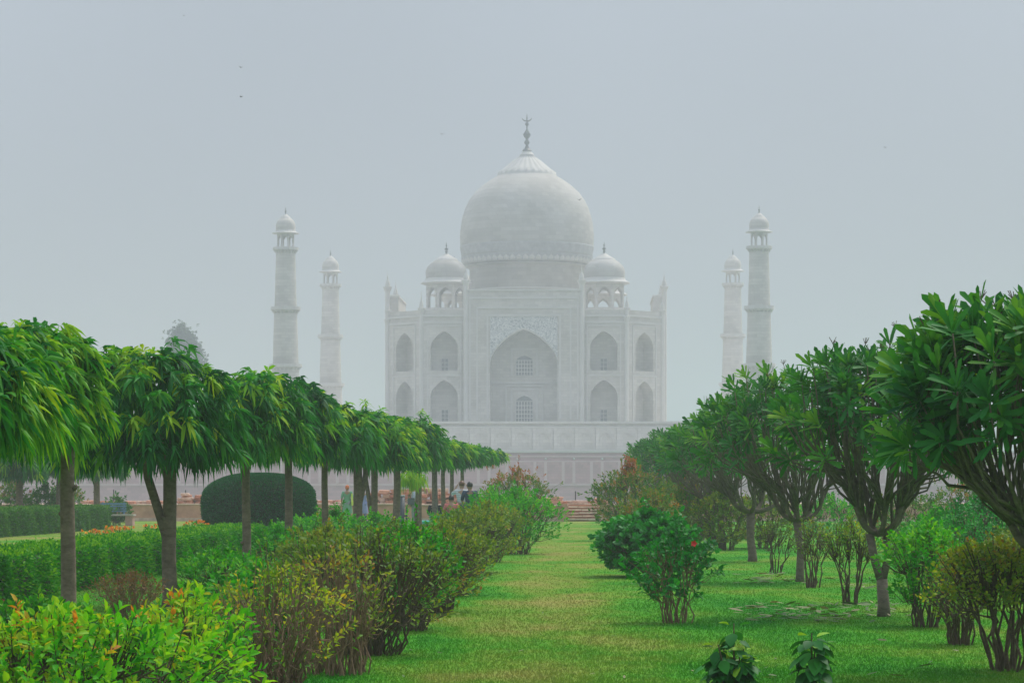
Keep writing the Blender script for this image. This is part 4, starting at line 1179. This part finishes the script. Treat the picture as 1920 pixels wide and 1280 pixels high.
def topiary():
    rng = np.random.default_rng(21)
    Y = 79; root = empty('topiary_bush', (gx(487, Y), Y, 0), 0, 'dark green dome shaped topiary bush, wide and neatly clipped', 'topiary')
    hw, H = 104 * Y / F, gz(889, Y)
    def prof(z): return np.clip(1 - np.abs(2 * z - .95) ** 3.4, .0, 1) ** .42
    n = 46000
    z = rng.random(n) ** .9; a = rng.random(n) * 6.283
    wob = 1 + .02 * np.sin(a * 5 + z * 7) + rng.normal(0, .012, n)
    r = (.14 + .86 * prof(z)) * wob
    cap = rng.random(n) < .22
    rc = .74 * np.sqrt(rng.random(n)); r = np.where(cap, rc, r); z = np.where(cap, .90 + .1 * (1 - (rc / .74) ** 3), z)
    P = np.stack([hw * r * np.cos(a), hw * .85 * r * np.sin(a), H * z], 1)
    Nv = nrm(np.stack([np.cos(a) * r, np.sin(a) * r, (z - .45) * 1.6], 1))
    A = Nv * .9 + np.array([0, 0, .35]) + rng.normal(0, .4, (n, 3))
    lf = leaves('foliage', P, A, Nv + rng.normal(0, .5, (n, 3)), .075, .03, np.clip(.4 + rng.normal(0, .25, n), 0, 1), .1, 1, mat=L_TOPIARY, parent=root)
    tag(lf, kind='stuff')
    mb = MB(); zs = np.linspace(0.01, .97, 12)
    mb.lathe([(float(.90 * hw * (.14 + .86 * prof(np.array(q)))), float(H * q)) for q in zs], 32)
    c = mb.build('shaded_twig_core', CORE, root, True); c.scale = (1, .85, 1)  # solid filling, its colour darkened as shade inside the bush
topiary()

def far_left_bushes():
    for i, (px, Y, hw, top, mat, lab) in enumerate([
      (20, 97, 40, 905, L_RED, 'pale flowering bush at the far left behind the hedge'),
      (85, 99, 36, 912, L_HEDGE_FAR, 'green bush behind the far hedge, left of the nearest trunk'),
      (125, 101, 32, 908, L_RED, 'reddish bush behind the far hedge, around the nearest trunk'),
      (218, 111, 28, 938, L_HEDGE_FAR, 'small round green bush directly behind the blue bench')]):
        shrub('shrub', lab, px, Y, hw, top, mat, 120 + i, nstem=14, nshoot=360, k=8, L=.10, W=.05, leaf_from=.06, group='far bushes behind the left lawn', tintm=.35, tints=.25, ry=1.0, toptint=.1)
far_left_bushes()

def marigolds():
    rng = np.random.default_rng(31)
    for i, (px, Y, hw, top, lab, n) in enumerate([(180, 62, 34, 996, 'patch of orange marigolds showing over the hedge beside the nearest trunk', 26),
                                             (225, 66, 26, 990, 'patch of rust orange marigolds over the middle of the hedge', 34),
                                             (295, 69, 24, 986, 'patch of dark orange marigolds left of the forked trunk', 20),
                                             (365, 70, 26, 979, 'patch of orange marigolds between forked trunk and topiary', 22)]):
        X = gx(px, Y); w_ = hw * Y / F; H = gz(top, Y)
        root = empty('marigold_patch', (X, Y, 0), 0, lab, 'flowers', 'marigold patches behind the hedge')
        m = 160
        P = np.stack([rng.uniform(-w_, w_, m), rng.uniform(-.35, .35, m), rng.uniform(.02, H * .85, m)], 1)
        B, D, Nn, ll, ww, tt, dd = shoots(rng, P, rng.normal(0, .4, (m, 3)) + np.array([0, 0, 1]), 6, .1, .09, .03, (.4, 1.3), .2, rng.random(m) * .6)
        tag(leaves('foliage', B, D, Nn, ll, ww, tt, dd, 1, mat=L_GREEN, parent=root), kind='stuff')
        c = np.stack([rng.uniform(-w_, w_, n), rng.uniform(-.35, .35, n), H * rng.uniform(.86, 1.05, n)], 1)
        B, D, Nn, ll, ww, tt, dd = shoots(rng, c, np.tile([[0, -.3, 1.0]], (n, 1)) + rng.normal(0, .2, (n, 3)), 12, .02, .05, .035, (.3, 1.5), .1, rng.random(n))
        tag(leaves('blossom', B, D, Nn, ll, ww, tt, dd, 1, mat=PETAL_O, parent=root), kind='stuff')
marigolds()

def far_tree():
    rng = np.random.default_rng(41); Y = 640
    root = empty('far_tree', (gx(342, Y), Y, 9.4), 0, 'lone tree faded blue by haze, its top showing above the clipped crowns', 'tree')
    H = gz(614, Y) - 9.4
    MB().tube([(0, 0, 0), (.4, 0, H * .4), (0, 0, H * .85)], [.8, .6, .2], 8).build('trunk', BARK, root, True)
    n = 2400
    cl = np.array([[-.3, 0, .955], [.2, 0, .93], [-.9, 0, .88], [.9, .3, .87], [0, 0, .82], [1.6, 0, .79], [-1.3, 0, .8], [2.0, 0, .72], [-1.7, 0, .7], [.5, 0, .7], [0, 0, .6], [2.3, 0, .6], [-2.0, 0, .58]])
    j = rng.integers(0, len(cl), n)
    P = cl[j] * np.array([1.7, 1.7, H]) + rng.normal(0, 1, (n, 3)) * np.array([1.05, 1.2, 1.0])
    B, D, Nn, ll, ww, tt, dd = shoots(rng, P, rng.normal(0, .6, (n, 3)) + np.array([0, 0, .5]), 8, .5, .6, .36, (.4, 1.4), .2, rng.random(n))
    tag(leaves('crown', B, D, Nn, ll, ww, tt, dd, 1, mat=L_FARTREE, parent=root), kind='stuff')
far_tree()

# ------------------------------------------------------------------ ruined garden wall with steps, rubble, posts, bench, bin
def ruin():
    Y0 = 126.0
    rnd = random.Random(5)
    root = empty('ruined_garden_plinth', (AX * Y0, Y0, 0), YAW, 'low pink plastered wall and platform of a ruin closing the garden', 'wall')
    x_st0, x_st1 = gx(1066, Y0) - AX * Y0, gx(1128, Y0) - AX * Y0
    H = .8
    rng = np.random.default_rng(5)
    for xa, xb in ((-40, x_st0), (x_st1, 40)):
        nseg = int((xb - xa) / 2.4) + 1
        for i in range(nseg):
            a, b = xa + (xb - xa) * i / nseg, xa + (xb - xa) * (i + 1) / nseg
            hh = H + rnd.uniform(-.03, .03)
            mb = MB().box(a + .004, b - .004, rnd.uniform(-.02, .02), 8, 0, hh - .06); w_ = mb.build('wall_block', PLASTER, root)
            mb = MB().box(a + .01, b - .01, -.06, 8.02, hh - .058, hh + rnd.uniform(-.01, .03)); mb.build('coping_stone', STONE, root)
        mb = MB().box(xa, xb, -.05, .2, 0, .16); mb.build('footing', STONE, root)
    # steps: six rough stone courses; lit tops and shaded gaps put into their colours
    for s in range(6):
        x = x_st0 - (.05 if s else .2)
        while x < x_st1:
            l = rnd.uniform(.38, .8); xe = min(x + l, x_st1 + .05)
            z1 = .14 * (s + 1) + rnd.uniform(-.015, .015)
            mb = MB()
            y0 = -.35 + .27 * s + rnd.uniform(-.04, .04)
            mb.box(x + .01, xe - .01, y0, y0 + .5, z1 - .055 - .015 * rnd.random(), z1)
            mb.build('step_stone', TREAD if rnd.random() < .75 else STONE, root)
            mb = MB().box(x + .012, xe - .012, y0 + .09, y0 + .48, max(0, z1 - .14), z1 - .072); mb.build('riser_stone', BRICKY, root); x = xe
    MB().box(x_st0 - .02, x_st1 + .02, .9, 8, 0, .78).build('step_landing', BRICKY, root)
    MB().box(x_st0 - .30, x_st0 - .06, -.45, .02, 0, H + .02).build('step_cheek', PLASTER, root)
    # rubble: rough stones piled where the old wall still stands
    def hprof(px):
        for a, b, h in ((340, 385, .42), (385, 560, .1), (560, 690, .06), (690, 760, .62), (760, 835, .72), (835, 900, .5), (900, 1040, .28), (1040, 1130, .12)):
            if a <= px < b: return h
        return .08
    proto = []
    for q in range(5):
        me = bpy.data.meshes.new('rubble_stone'); bm = bmesh.new(); bmesh.ops.create_cube(bm, size=1)
        for v in bm.verts: v.co += Vector((rnd.uniform(-.14, .14), rnd.uniform(-.14, .14), rnd.uniform(-.14, .14)))
        bmesh.ops.bevel(bm, geom=list(bm.edges), offset=.08, segments=1, affect='EDGES')
        bm.to_mesh(me); bm.free(); me.materials.append((BRICKY, STONE, BRICKY, PLASTER, BRICKY)[q]); proto.append(me)
    cnt = 0
    Yr = Y0 + 3.2
    px = 150.0
    while px < 1135 and cnt < 290:
        h = hprof(px); z = H
        while z < H + h * rnd.uniform(.75, 1.1):
            hh = rnd.uniform(.11, .2)
            o = link_mesh('rubble_stone', rnd.choice(proto), None, root, (gx(px, Yr) - AX * Y0 + rnd.uniform(-.1, .1), 3.2 + rnd.uniform(-.25, .25), z + hh * .45), rnd.uniform(-.4, .4))
            o.scale = (rnd.uniform(.3, .55), .4, hh); z += hh * .92; cnt += 1
        px += rnd.uniform(9, 15)
    return root
ruin()

POSTM = plain('dark_post_paint', (.05, .055, .06), .6)
for px, top, lab in ((213, 917, 'thin dark post on the ruined wall, leftmost'), (281, 917, 'thin dark post on the ruined wall left of the forked trunk'),
                     (348, 918, 'thin dark post on the ruined wall right of the forked trunk'), (1079, 920, 'single thin dark post behind the stone steps')):
    Yp = 131.5
    root = empty('fence_post', (gx(px, Yp), Yp, .8), 0, lab, 'post', 'thin posts on the ruined wall')
    h = gz(top, Yp) - .8
    MB().lathe([(.028, 0), (.028, h - .03), (.04, h - .02), (.012, h)], 8).build('shaft', POSTM, root)
    MB().box(-.08, .08, -.08, .08, 0, .02).build('foot_plate', POSTM, root)

def bench():
    Y = 110; X = gx(222, Y)
    BLUE = plain('blue_bench_paint', (.10, .22, .36), .5, .1)
    root = empty('garden_bench', (X, Y, 0), R(-4), 'blue slatted bench on pink stone supports at the end of the far hedge', 'bench')
    for x in (-.62, .48):
        mb = MB().box(x - .15, x + .15, -.22, .24, 0, .40); mb.build('support', plain('pink_stone', (.45, .27, .24), .85), root)
    MB().box(-.85, .68, -.26, .26, .402, .47).build('seat', plain('pale_seat_stone', (.42, .38, .36), .8), root)
    for i in range(4):
        MB().box(-.80, .28, .20, .235, .56 + i * .10, .63 + i * .10).build('back_slat', BLUE, root)
    for x in (-.7, .18):
        MB().box(x - .03, x + .03, .237, .28, .402, .96).build('back_post', BLUE, root)
bench()

def litter_bin():
    Y = 75; X = gx(751, Y)
    m = plain('bin_paint', (.05, .06, .08), .5)
    root = empty('litter_bin', (X, Y, 0), 0, 'dark litter bin on a post beside a clipped tree trunk', 'litter bin')
    MB().lathe([(.028, 0), (.028, .95)], 8, .17, 0).build('post', m, root)
    z0, z1 = .42, gz(930, Y)
    MB().lathe([(.10, z0), (.125, z1), (.11, z1), (.09, z0 + .03)], 16).build('bucket', m, root, True)
    MB().lathe([(.13, z1), (.13, z1 + .03), (.11, z1 + .035)], 16).build('rim', plain('bin_rim', (.35, .37, .42), .4), root)
    MB().box(.09, .18, -.015, .015, .7, .74).build('bracket', m, root)
litter_bin()

# ------------------------------------------------------------------ people
SKIN = plain('skin', (.28, .16, .10), .6, .06)
SKIN_L = plain('skin_light', (.42, .26, .19), .6, .06)
HAIR = plain('hair_black', (.012, .011, .011), .5, .2)
HAIR_B = plain('hair_brown', (.13, .06, .03), .5, .2)
def cloth(n, c): return plain(n, c, .9, .12, 6)
DG = None
def skin_mesh(name, verts, edges, radii, root_i=0, sub=1):
    me = bpy.data.meshes.new(name); me.from_pydata([tuple(v) for v in verts], edges, [])
    o = bpy.data.objects.new(name, me); col.objects.link(o)
    o.modifiers.new('s', 'SKIN'); sk = me.skin_vertices[0].data
    for i, r in enumerate(radii):
        rr = r if hasattr(r, '__len__') else (r, r)
        sk[i].radius = rr
    sk[root_i].use_root = True
    ss = o.modifiers.new('u', 'SUBSURF'); ss.levels = sub; ss.render_levels = sub
    bpy.context.view_layer.update()
    dg = bpy.context.evaluated_depsgraph_get()
    m2 = bpy.data.meshes.new_from_object(o.evaluated_get(dg))
    m2.name = name
    bpy.data.objects.remove(o); bpy.data.meshes.remove(me)
    m2.polygons.foreach_set('use_smooth', np.ones(len(m2.polygons), dtype=bool))
    return m2

def person(px, Y, height, yaw, label, top_mat, leg_mat, skin=SKIN, hair=HAIR, pose='stand', arms='down', tunic=False, z=0, scarf=None, hair_long=False):
    """faces local -y; yaw turns it"""
    s = height / 1.72
    root = empty('person', (gx(px, Y), Y, z), yaw, label, 'person', 'visitors near the end of the garden')
    J = {}
    if pose == 'stand':
        J = dict(pel=(0, 0, .95), wai=(0, .0, 1.12), che=(0, .01, 1.32), nec=(0, 0, 1.47), hd1=(0, -.015, 1.56), hd2=(0, -.015, 1.64))
        for k_, sg in (('L', 1), ('R', -1)):
            J['hip' + k_] = (sg * .095, 0, .90); J['kne' + k_] = (sg * .105, -.02, .50); J['ank' + k_] = (sg * .11, .02, .09); J['toe' + k_] = (sg * .125, -.13, .035)
    else:
        J = dict(pel=(0, 0, .55), wai=(0, -.02, .72), che=(0, -.06, .92), nec=(0, -.09, 1.07), hd1=(0, -.12, 1.16), hd2=(0, -.13, 1.24))
        for k_, sg in (('L', 1), ('R', -1)):
            J['hip' + k_] = (sg * .10, -.03, .53); J['kne' + k_] = (sg * .13, -.45, .50); J['ank' + k_] = (sg * .13, -.42, .09); J['toe' + k_] = (sg * .14, -.57, .035)
    ch = Vector(J['che'])
    for k_, sg in (('L', 1), ('R', -1)):
        sh = ch + Vector((sg * .19, .0, .07)); J['sho' + k_] = sh
        if arms == 'down': el, wr = sh + Vector((sg * .06, .02, -.29)), sh + Vector((sg * .07, -.06, -.54))
        elif arms == 'up': el, wr = sh + Vector((sg * .14, -.12, -.10)), sh + Vector((sg * -.02, -.24, .16))
        else: el, wr = sh + Vector((sg * .07, -.03, -.28)), sh + Vector((sg * -.02, -.25, -.33))
        J['elb' + k_], J['wri' + k_] = el, wr
    J = {k_: Vector(v) for k_, v in J.items()}
    rad = dict(pel=(.15, .11), wai=(.135, .10), che=(.165, .11), nec=.055, hd1=(.075, .09), hd2=(.078, .095), hip=.085, kne=.058, ank=.042, toe=.035, sho=.062, elb=.043, wri=.03)
    V, E, Rr, idx = [], [], [], {}
    def add(k_, v, r): idx[k_] = len(V); V.append(Vector(v) * s); Rr.append(tuple(q * s for q in r) if hasattr(r, '__len__') else r * s); return idx[k_]
    for k_, v in J.items(): add(k_, v, rad[k_ if k_ in rad else k_[:3]])
    def e(a, b): E.append((idx[a], idx[b]))
    for a, b in (('pel', 'wai'), ('wai', 'che'), ('che', 'nec'), ('nec', 'hd1'), ('hd1', 'hd2')): e(a, b)
    for k_, sg in (('L', 1), ('R', -1)):
        for a, b in (('pel', 'hip' + k_), ('hip' + k_, 'kne' + k_), ('kne' + k_, 'ank' + k_), ('ank' + k_, 'toe' + k_), ('che', 'sho' + k_), ('sho' + k_, 'elb' + k_), ('elb' + k_, 'wri' + k_)): e(a, b)
        d = (J['wri' + k_] - J['elb' + k_]).normalized(); side = Vector((0, -1, 0)) - d * d.dot(Vector((0, -1, 0))); side.normalize(); nn = d.cross(side)
        pc = J['wri' + k_] + d * .06
        add('pal' + k_, pc, (.026, .026)); e('wri' + k_, 'pal' + k_)
        for f in range(5):
            if f == 0: b0, b1, b2 = J['wri' + k_] + d * .03 + side * .028, J['wri' + k_] + d * .055 + side * .05, J['wri' + k_] + d * .085 + side * .055
            else:
                o_ = side * (.027 - .018 * (f - 1)); ln = (.075, .085, .078, .06)[f - 1]
                b0, b1, b2 = pc + d * .03 + o_, pc + d * (.03 + ln * .5) + o_ + nn * .008, pc + d * (.03 + ln * .9) + o_ + nn * .028
            for q, b in enumerate((b0, b1, b2)): add(f'f{k_}{f}{q}', b, .0095 - .001 * q)
            e('pal' + k_, f'f{k_}{f}0'); e(f'f{k_}{f}0', f'f{k_}{f}1'); e(f'f{k_}{f}1', f'f{k_}{f}2')
    add('nos', J['hd1'] + Vector((0, -.105, .02)), .014); e('hd1', 'nos')
    for k_, sg in (('L', 1), ('R', -1)): add('ear' + k_, J['hd1'] + Vector((sg * .085, .01, .03)), .014); e('hd1', 'ear' + k_)
    me = skin_mesh('body', V, E, Rr, idx['pel'])
    body = link_mesh('body', me, skin, root)
    # clothes follow the same joints, a little larger
    J['col'] = J['che'] * .38 + J['nec'] * .62; rad['col'] = (.085, .075)
    def garment(name, keys, links, grow, mat):
        ii = {k_: i for i, k_ in enumerate(keys)}
        rr = []
        for k_ in keys:
            r = rad[k_ if k_ in rad else k_[:3]]; g = grow.get(k_, grow.get(k_[:3], .014)) 
            rr.append(tuple((q + g) * s for q in r) if hasattr(r, '__len__') else (r + g) * s)
        m_ = skin_mesh(name, [J[k_] * s for k_ in keys], [(ii[a], ii[b]) for a, b in links], rr, 0)
        return link_mesh(name, m_, mat, root)
    garment('shirt', ['pel', 'wai', 'che', 'col', 'shoL', 'shoR', 'elbL', 'elbR'], [('pel', 'wai'), ('wai', 'che'), ('che', 'col'), ('che', 'shoL'), ('che', 'shoR'), ('shoL', 'elbL'), ('shoR', 'elbR')], {'elb': .022, 'sho': .02, 'che': .02, 'pel': .025}, top_mat)
    if tunic and pose == 'stand':
        mb = MB(); mb.lathe([(.26 * s, .42 * s), (.25 * s, .5 * s), (.22 * s, .75 * s), (.19 * s, .98 * s), (.17 * s, 1.12 * s)], 20)
        t_ = mb.build('tunic_skirt', top_mat, root, True); t_.scale = (1, .72, 1)
    garment('trousers', ['pel', 'hipL', 'hipR', 'kneL', 'kneR', 'ankL', 'ankR'], [('pel', 'hipL'), ('pel', 'hipR'), ('hipL', 'kneL'), ('hipR', 'kneR'), ('kneL', 'ankL'), ('kneR', 'ankR')], {'pel': .006, 'kne': .025, 'ank': .03, 'hip': .02}, leg_mat)
    # hair or scarf: a cap over the skull, eyes, shoes
    hc = (J['hd1'] * .35 + J['hd2'] * .65) * s
    mb = MB()
    rows, n = 8, 16; vs, fs = [], []
    for j in range(rows):
        th = math.pi * (.02 + (.62 if not scarf else .80) * j / (rows - 1))
        for i in range(n):
            a = 2 * math.pi * i / n
            dirv = Vector((math.sin(th) * math.cos(a), math.sin(th) * math.sin(a), math.cos(th)))
            lim = 1.0
            p = Vector((dirv.x * .098, dirv.y * .118, dirv.z * .118))
            if dirv.y < -.35 and th > 1.15: p = Vector((p.x * .92, max(p.y, -.07), max(p.z, .03)))   # face left free
            vs.append(hc + (p + Vector((0, .012, .012))) * s)
    for j in range(rows - 1):
        for i in range(n): fs.append((j * n + i, (j + 1) * n + i, (j + 1) * n + (i + 1) % n, j * n + (i + 1) % n))
    mb.add(vs, fs); mb.build('headscarf' if scarf else 'hair', scarf or hair, root, True)
    if hair_long:
        mb = MB(); mb.tube([tuple(hc + Vector((0, .09, .0)) * s), tuple(hc + Vector((0, .13, -.12)) * s), tuple(hc + Vector((0, .12, -.28)) * s)], [.07 * s, .075 * s, .03 * s], 8); mb.build('hair', hair, root, True)
    for sg in (-1, 1):
        mb = MB(); c = J['hd1'] * s + Vector((sg * .033, -.086, .045)) * s
        mb.lathe([(.003, -.011), (.011, -.004), (.011, .004), (.003, .011)], 8, c.x, c.y); e_ = mb.build('eye', HAIR, root, True); e_.location.z = c.z
        k_ = 'L' if sg > 0 else 'R'
        a, t_ = J['ank' + k_] * s, J['toe' + k_] * s
        mb = MB(); mb.tube([(a.x, a.y + .05 * s, .035 * s), (a.x, a.y, .045 * s), tuple((a + t_) / 2 - Vector((0, 0, .015)) * s), (t_.x, t_.y - .03, .03 * s)], [.04 * s, .05 * s, .045 * s, .025 * s], 8); mb.build('shoe', HAIR, root, True)
    mb = MB().box(-.02 * s, .02 * s, -.004, .004, -.004, .004); c = J['hd1'] * s; m_ = mb.build('mouth', plain('lips', (.30, .12, .10), .6), root); m_.location = c + Vector((0, -.085, -.035)) * s
    return root

def striped(name, c1, c2, scale):
    m, t, b, o = new_mat(name)
    tc = t.nodes.new('ShaderNodeTexCoord'); wv = t.nodes.new('ShaderNodeTexWave'); wv.bands_direction = 'Z'
    wv.inputs['Scale'].default_value = scale; wv.inputs['Distortion'].default_value = .4
    t.links.new(tc.outputs['Object'], wv.inputs['Vector'])
    r = ramp(t, [(.45, c1), (.55, c2)], wv.outputs['Fac']); t.links.new(r.outputs[0], b.inputs['Base Color'])
    b.inputs['Roughness'].default_value = .9
    return m
OFF = R(180)                                    # turned away from the camera
C_GREEN = cloth('green_tunic', (.13, .32, .20)); C_GREY = cloth('grey_cloth', (.22, .24, .26)); C_NAVY = cloth('navy_cloth', (.025, .045, .10))
C_BLUE = cloth('blue_cloth', (.22, .25, .48)); C_LAV = cloth('lavender_cloth', (.42, .44, .58)); C_RED = cloth('red_cloth', (.52, .13, .13))
C_WHITE = striped('white_striped_shirt', (.62, .64, .66), (.38, .42, .47), 5); C_TEAL = striped('teal_striped_cloth', (.02, .30, .27), (.12, .55, .48), 4)
C_BLACK = cloth('black_cloth', (.015, .015, .02)); C_ORANGE = cloth('orange_scarf', (.55, .14, .04)); C_LIME = cloth('lime_shawl', (.50, .62, .08))
pa = person(651, 122, 1.68, OFF, 'woman in a green tunic with an orange headscarf seen from behind', C_GREEN, C_GREY, tunic=True, scarf=C_ORANGE)
mb = MB(); mb.add([(-.25, .08, 1.30), (-.19, .16, 1.32), (-.20, .17, .78), (-.27, .09, .76), (-.26, .0, 1.3), (-.28, .01, .78)], [(0, 1, 2, 3), (4, 0, 3, 5)])
mb.build('shawl', C_LIME, pa)
person(681, 123, 1.60, OFF + .4, 'woman in blue violet clothes half hidden by the stout tree trunk', C_BLUE, C_BLUE, tunic=True, scarf=C_BLUE)
pc_ = person(776, 116, 1.66, R(-80), 'person in pale lavender shirt and dark cap walking with a shoulder bag', C_LAV, C_GREY, arms='front')
person(866, 88, 1.74, OFF, 'man in a white striped shirt raising both hands to take a picture', C_WHITE, C_NAVY, SKIN_L, HAIR_B, arms='up')
person(881, 85, 1.70, OFF + .1, 'man in a navy jacket standing right of the white shirted man', C_NAVY, C_NAVY, arms='front')
person(847, 87, 1.66, OFF + .15, 'seated person in a red top with black hair', C_RED, C_GREY, pose='sit', arms='front')
person(815, 89.3, 1.56, OFF - .1, 'seated person in a black top and teal striped skirt behind a trunk', C_BLACK, C_TEAL, pose='sit', arms='front', scarf=C_BLACK)
def bag():
    Y = 116; root = empty('shoulder_bag', (gx(772, Y), Y - .22, 1.0), 0, 'dark grey shoulder bag hanging on the person in lavender', 'bag')
    m = cloth('bag_cloth', (.07, .08, .10))
    mb = MB(); mb.box(-.17, .14, -.06, .05, -.17, .12); mb.build('pouch', m, root)
    MB().tube([(-.14, 0, .12), (-.05, .05, .32), (.05, .14, .40), (.12, .02, .12)], .014, 6).build('strap', m, root)
bag()
def seat_block():
    root = empty('stone_bench', (gx(832, 90), 89.6, 0), 0, 'low teal painted bench under the seated people', 'bench')
    MB().box(-.75, .65, -2.9, .0, .36, .44).build('seat', C_TEAL, root)
    for x in (-.6, .5):
        MB().box(x - .1, x + .1, -2.6, -.2, 0, .358).build('support', STONE, root)
seat_block()

# ------------------------------------------------------------------ grass blades, litter, birds
def grass():
    rng = np.random.default_rng(51)
    n = 360000
    ymin, ymax = 17.5, 122.0
    Y = 1 / (1 / ymax + rng.random(n) * (1 / ymin - 1 / ymax))
    X = (rng.random(n) * 2 - 1) * (.235 * Y + .3)
    a = rng.random(n) * 6.283
    sc_ = (Y / 22) ** .75
    h = (.010 + .020 * rng.random(n) ** 2) * np.where(Y > 30, (30 / Y) ** .6, 1); wv = .0045 * sc_
    # tufts: taller where a slow pattern says so
    tf = np.sin(X * 2.1 + .8 * Y) * np.sin(Y * .9 + X * .7); h *= 1 + .45 * np.clip(tf, 0, 1)
    dx, dy = np.cos(a), np.sin(a); lx = rng.normal(0, .5, n) * h; ly = rng.normal(0, .5, n) * h
    V = np.stack([np.stack([X - dx * wv, Y - dy * wv, np.zeros(n)], 1), np.stack([X + dx * wv, Y + dy * wv, np.zeros(n)], 1), np.stack([X + lx, Y + ly, h], 1)], 1).reshape(-1, 3)
    me = np_mesh('grass', V, [np.arange(n * 3).reshape(n, 3)], False, {'tint': np.repeat(rng.random(n), 3)})
    tag(link_mesh('grass', me, BLADES), kind='stuff')
grass()

def litter():
    rng = np.random.default_rng(61)
    def patch(x0, x1, y0, y1, n, L):
        Yq = np.array([gd(v) for v in rng.uniform(y0, y1, n)]); Xq = np.array([gx(p, q) for p, q in zip(np.clip(rng.normal((x0 + x1) / 2, (x1 - x0) / 3.6, n), x0, x1), Yq)])
        P = np.stack([Xq, Yq, .02 + .02 * rng.random(n)], 1); a = rng.random(n) * 6.28
        D = np.stack([np.cos(a), np.sin(a), rng.normal(.08, .12, n)], 1)
        return P, D, np.tile([[0, 0, 1.0]], (n, 1)) + rng.normal(0, .25, (n, 3)), L * (.7 + .6 * rng.random(n))
    q = [patch(1395, 1640, 1134, 1166, 150, .19), patch(1600, 1720, 1120, 1160, 40, .17), patch(1390, 1500, 1075, 1095, 60, .19), patch(1560, 1660, 1080, 1110, 40, .17),
         patch(960, 1060, 1035, 1060, 24, .10), patch(720, 1300, 1130, 1279, 26, .07), patch(1350, 1900, 1200, 1279, 26, .12), patch(1000, 1300, 990, 1120, 30, .09)]
    P, D, Nn, L = [np.concatenate(z_) for z_ in zip(*q)]
    o = leaves('fallen_leaves', P, D, Nn, L, L * .24, rng.random(len(P)), .05, 2, (.5, .8, .9), L_LITTER)
    tag(o, kind='stuff')
litter()

def birds():
    m = plain('bird_feather', (.06, .06, .065), .8)
    for px, py, Y, a, roll, lab in ((452, 127, 260, .6, .5, 'upper of the two dark birds flying above the left minarets'), (452, 182, 250, 1.1, -.6, 'lower of the two dark birds flying above the left minarets'),
                              (829, 252, 300, .3, .3, 'small bird flying left of the dome finial'), (1086, 375, 260, -.5, .7, 'small bird in front of the dome edge on the right'),
                              (1660, 277, 320, .2, .2, 'small bird flying high above the right trees'), (345, 30, 420, .8, .3, 'tiny distant bird near the top left of the sky')):
        root = empty('flying_bird', (gx(px, Y), Y, gz(py, Y)), a, lab, 'bird', 'birds in the hazy sky'); root.scale = (.7, .7, .7)
        b = MB(); b.tube([(0, -.2, 0), (0, -.13, .015), (0, 0, 0), (0, .13, 0), (0, .26, .0)], [.012, .035, .055, .035, .012], 8)
        b.build('body', m, root, True)
        for s in (-1, 1):
            mb = MB(); mb.add([(s * .03, -.07, .02), (s * .22, -.10, .13), (s * .42, .02, .10 + .1 * roll), (s * .2, .07, .10), (s * .03, .06, .02), (s * .2, -.02, .145)], [(0, 1, 5), (1, 2, 5), (2, 3, 5), (3, 4, 5), (4, 0, 5)])
            mb.build('wing', m, root)
        mb = MB(); mb.add([(-.015, .24, 0), (.015, .24, 0), (.06, .36, 0), (-.06, .36, 0)], [(0, 1, 2, 3)]); mb.build('tail', m, root)
        mb = MB(); mb.tube([(0, -.2, 0), (0, -.25, -.005)], [.012, .002], 6); mb.build('beak', m, root)
birds()
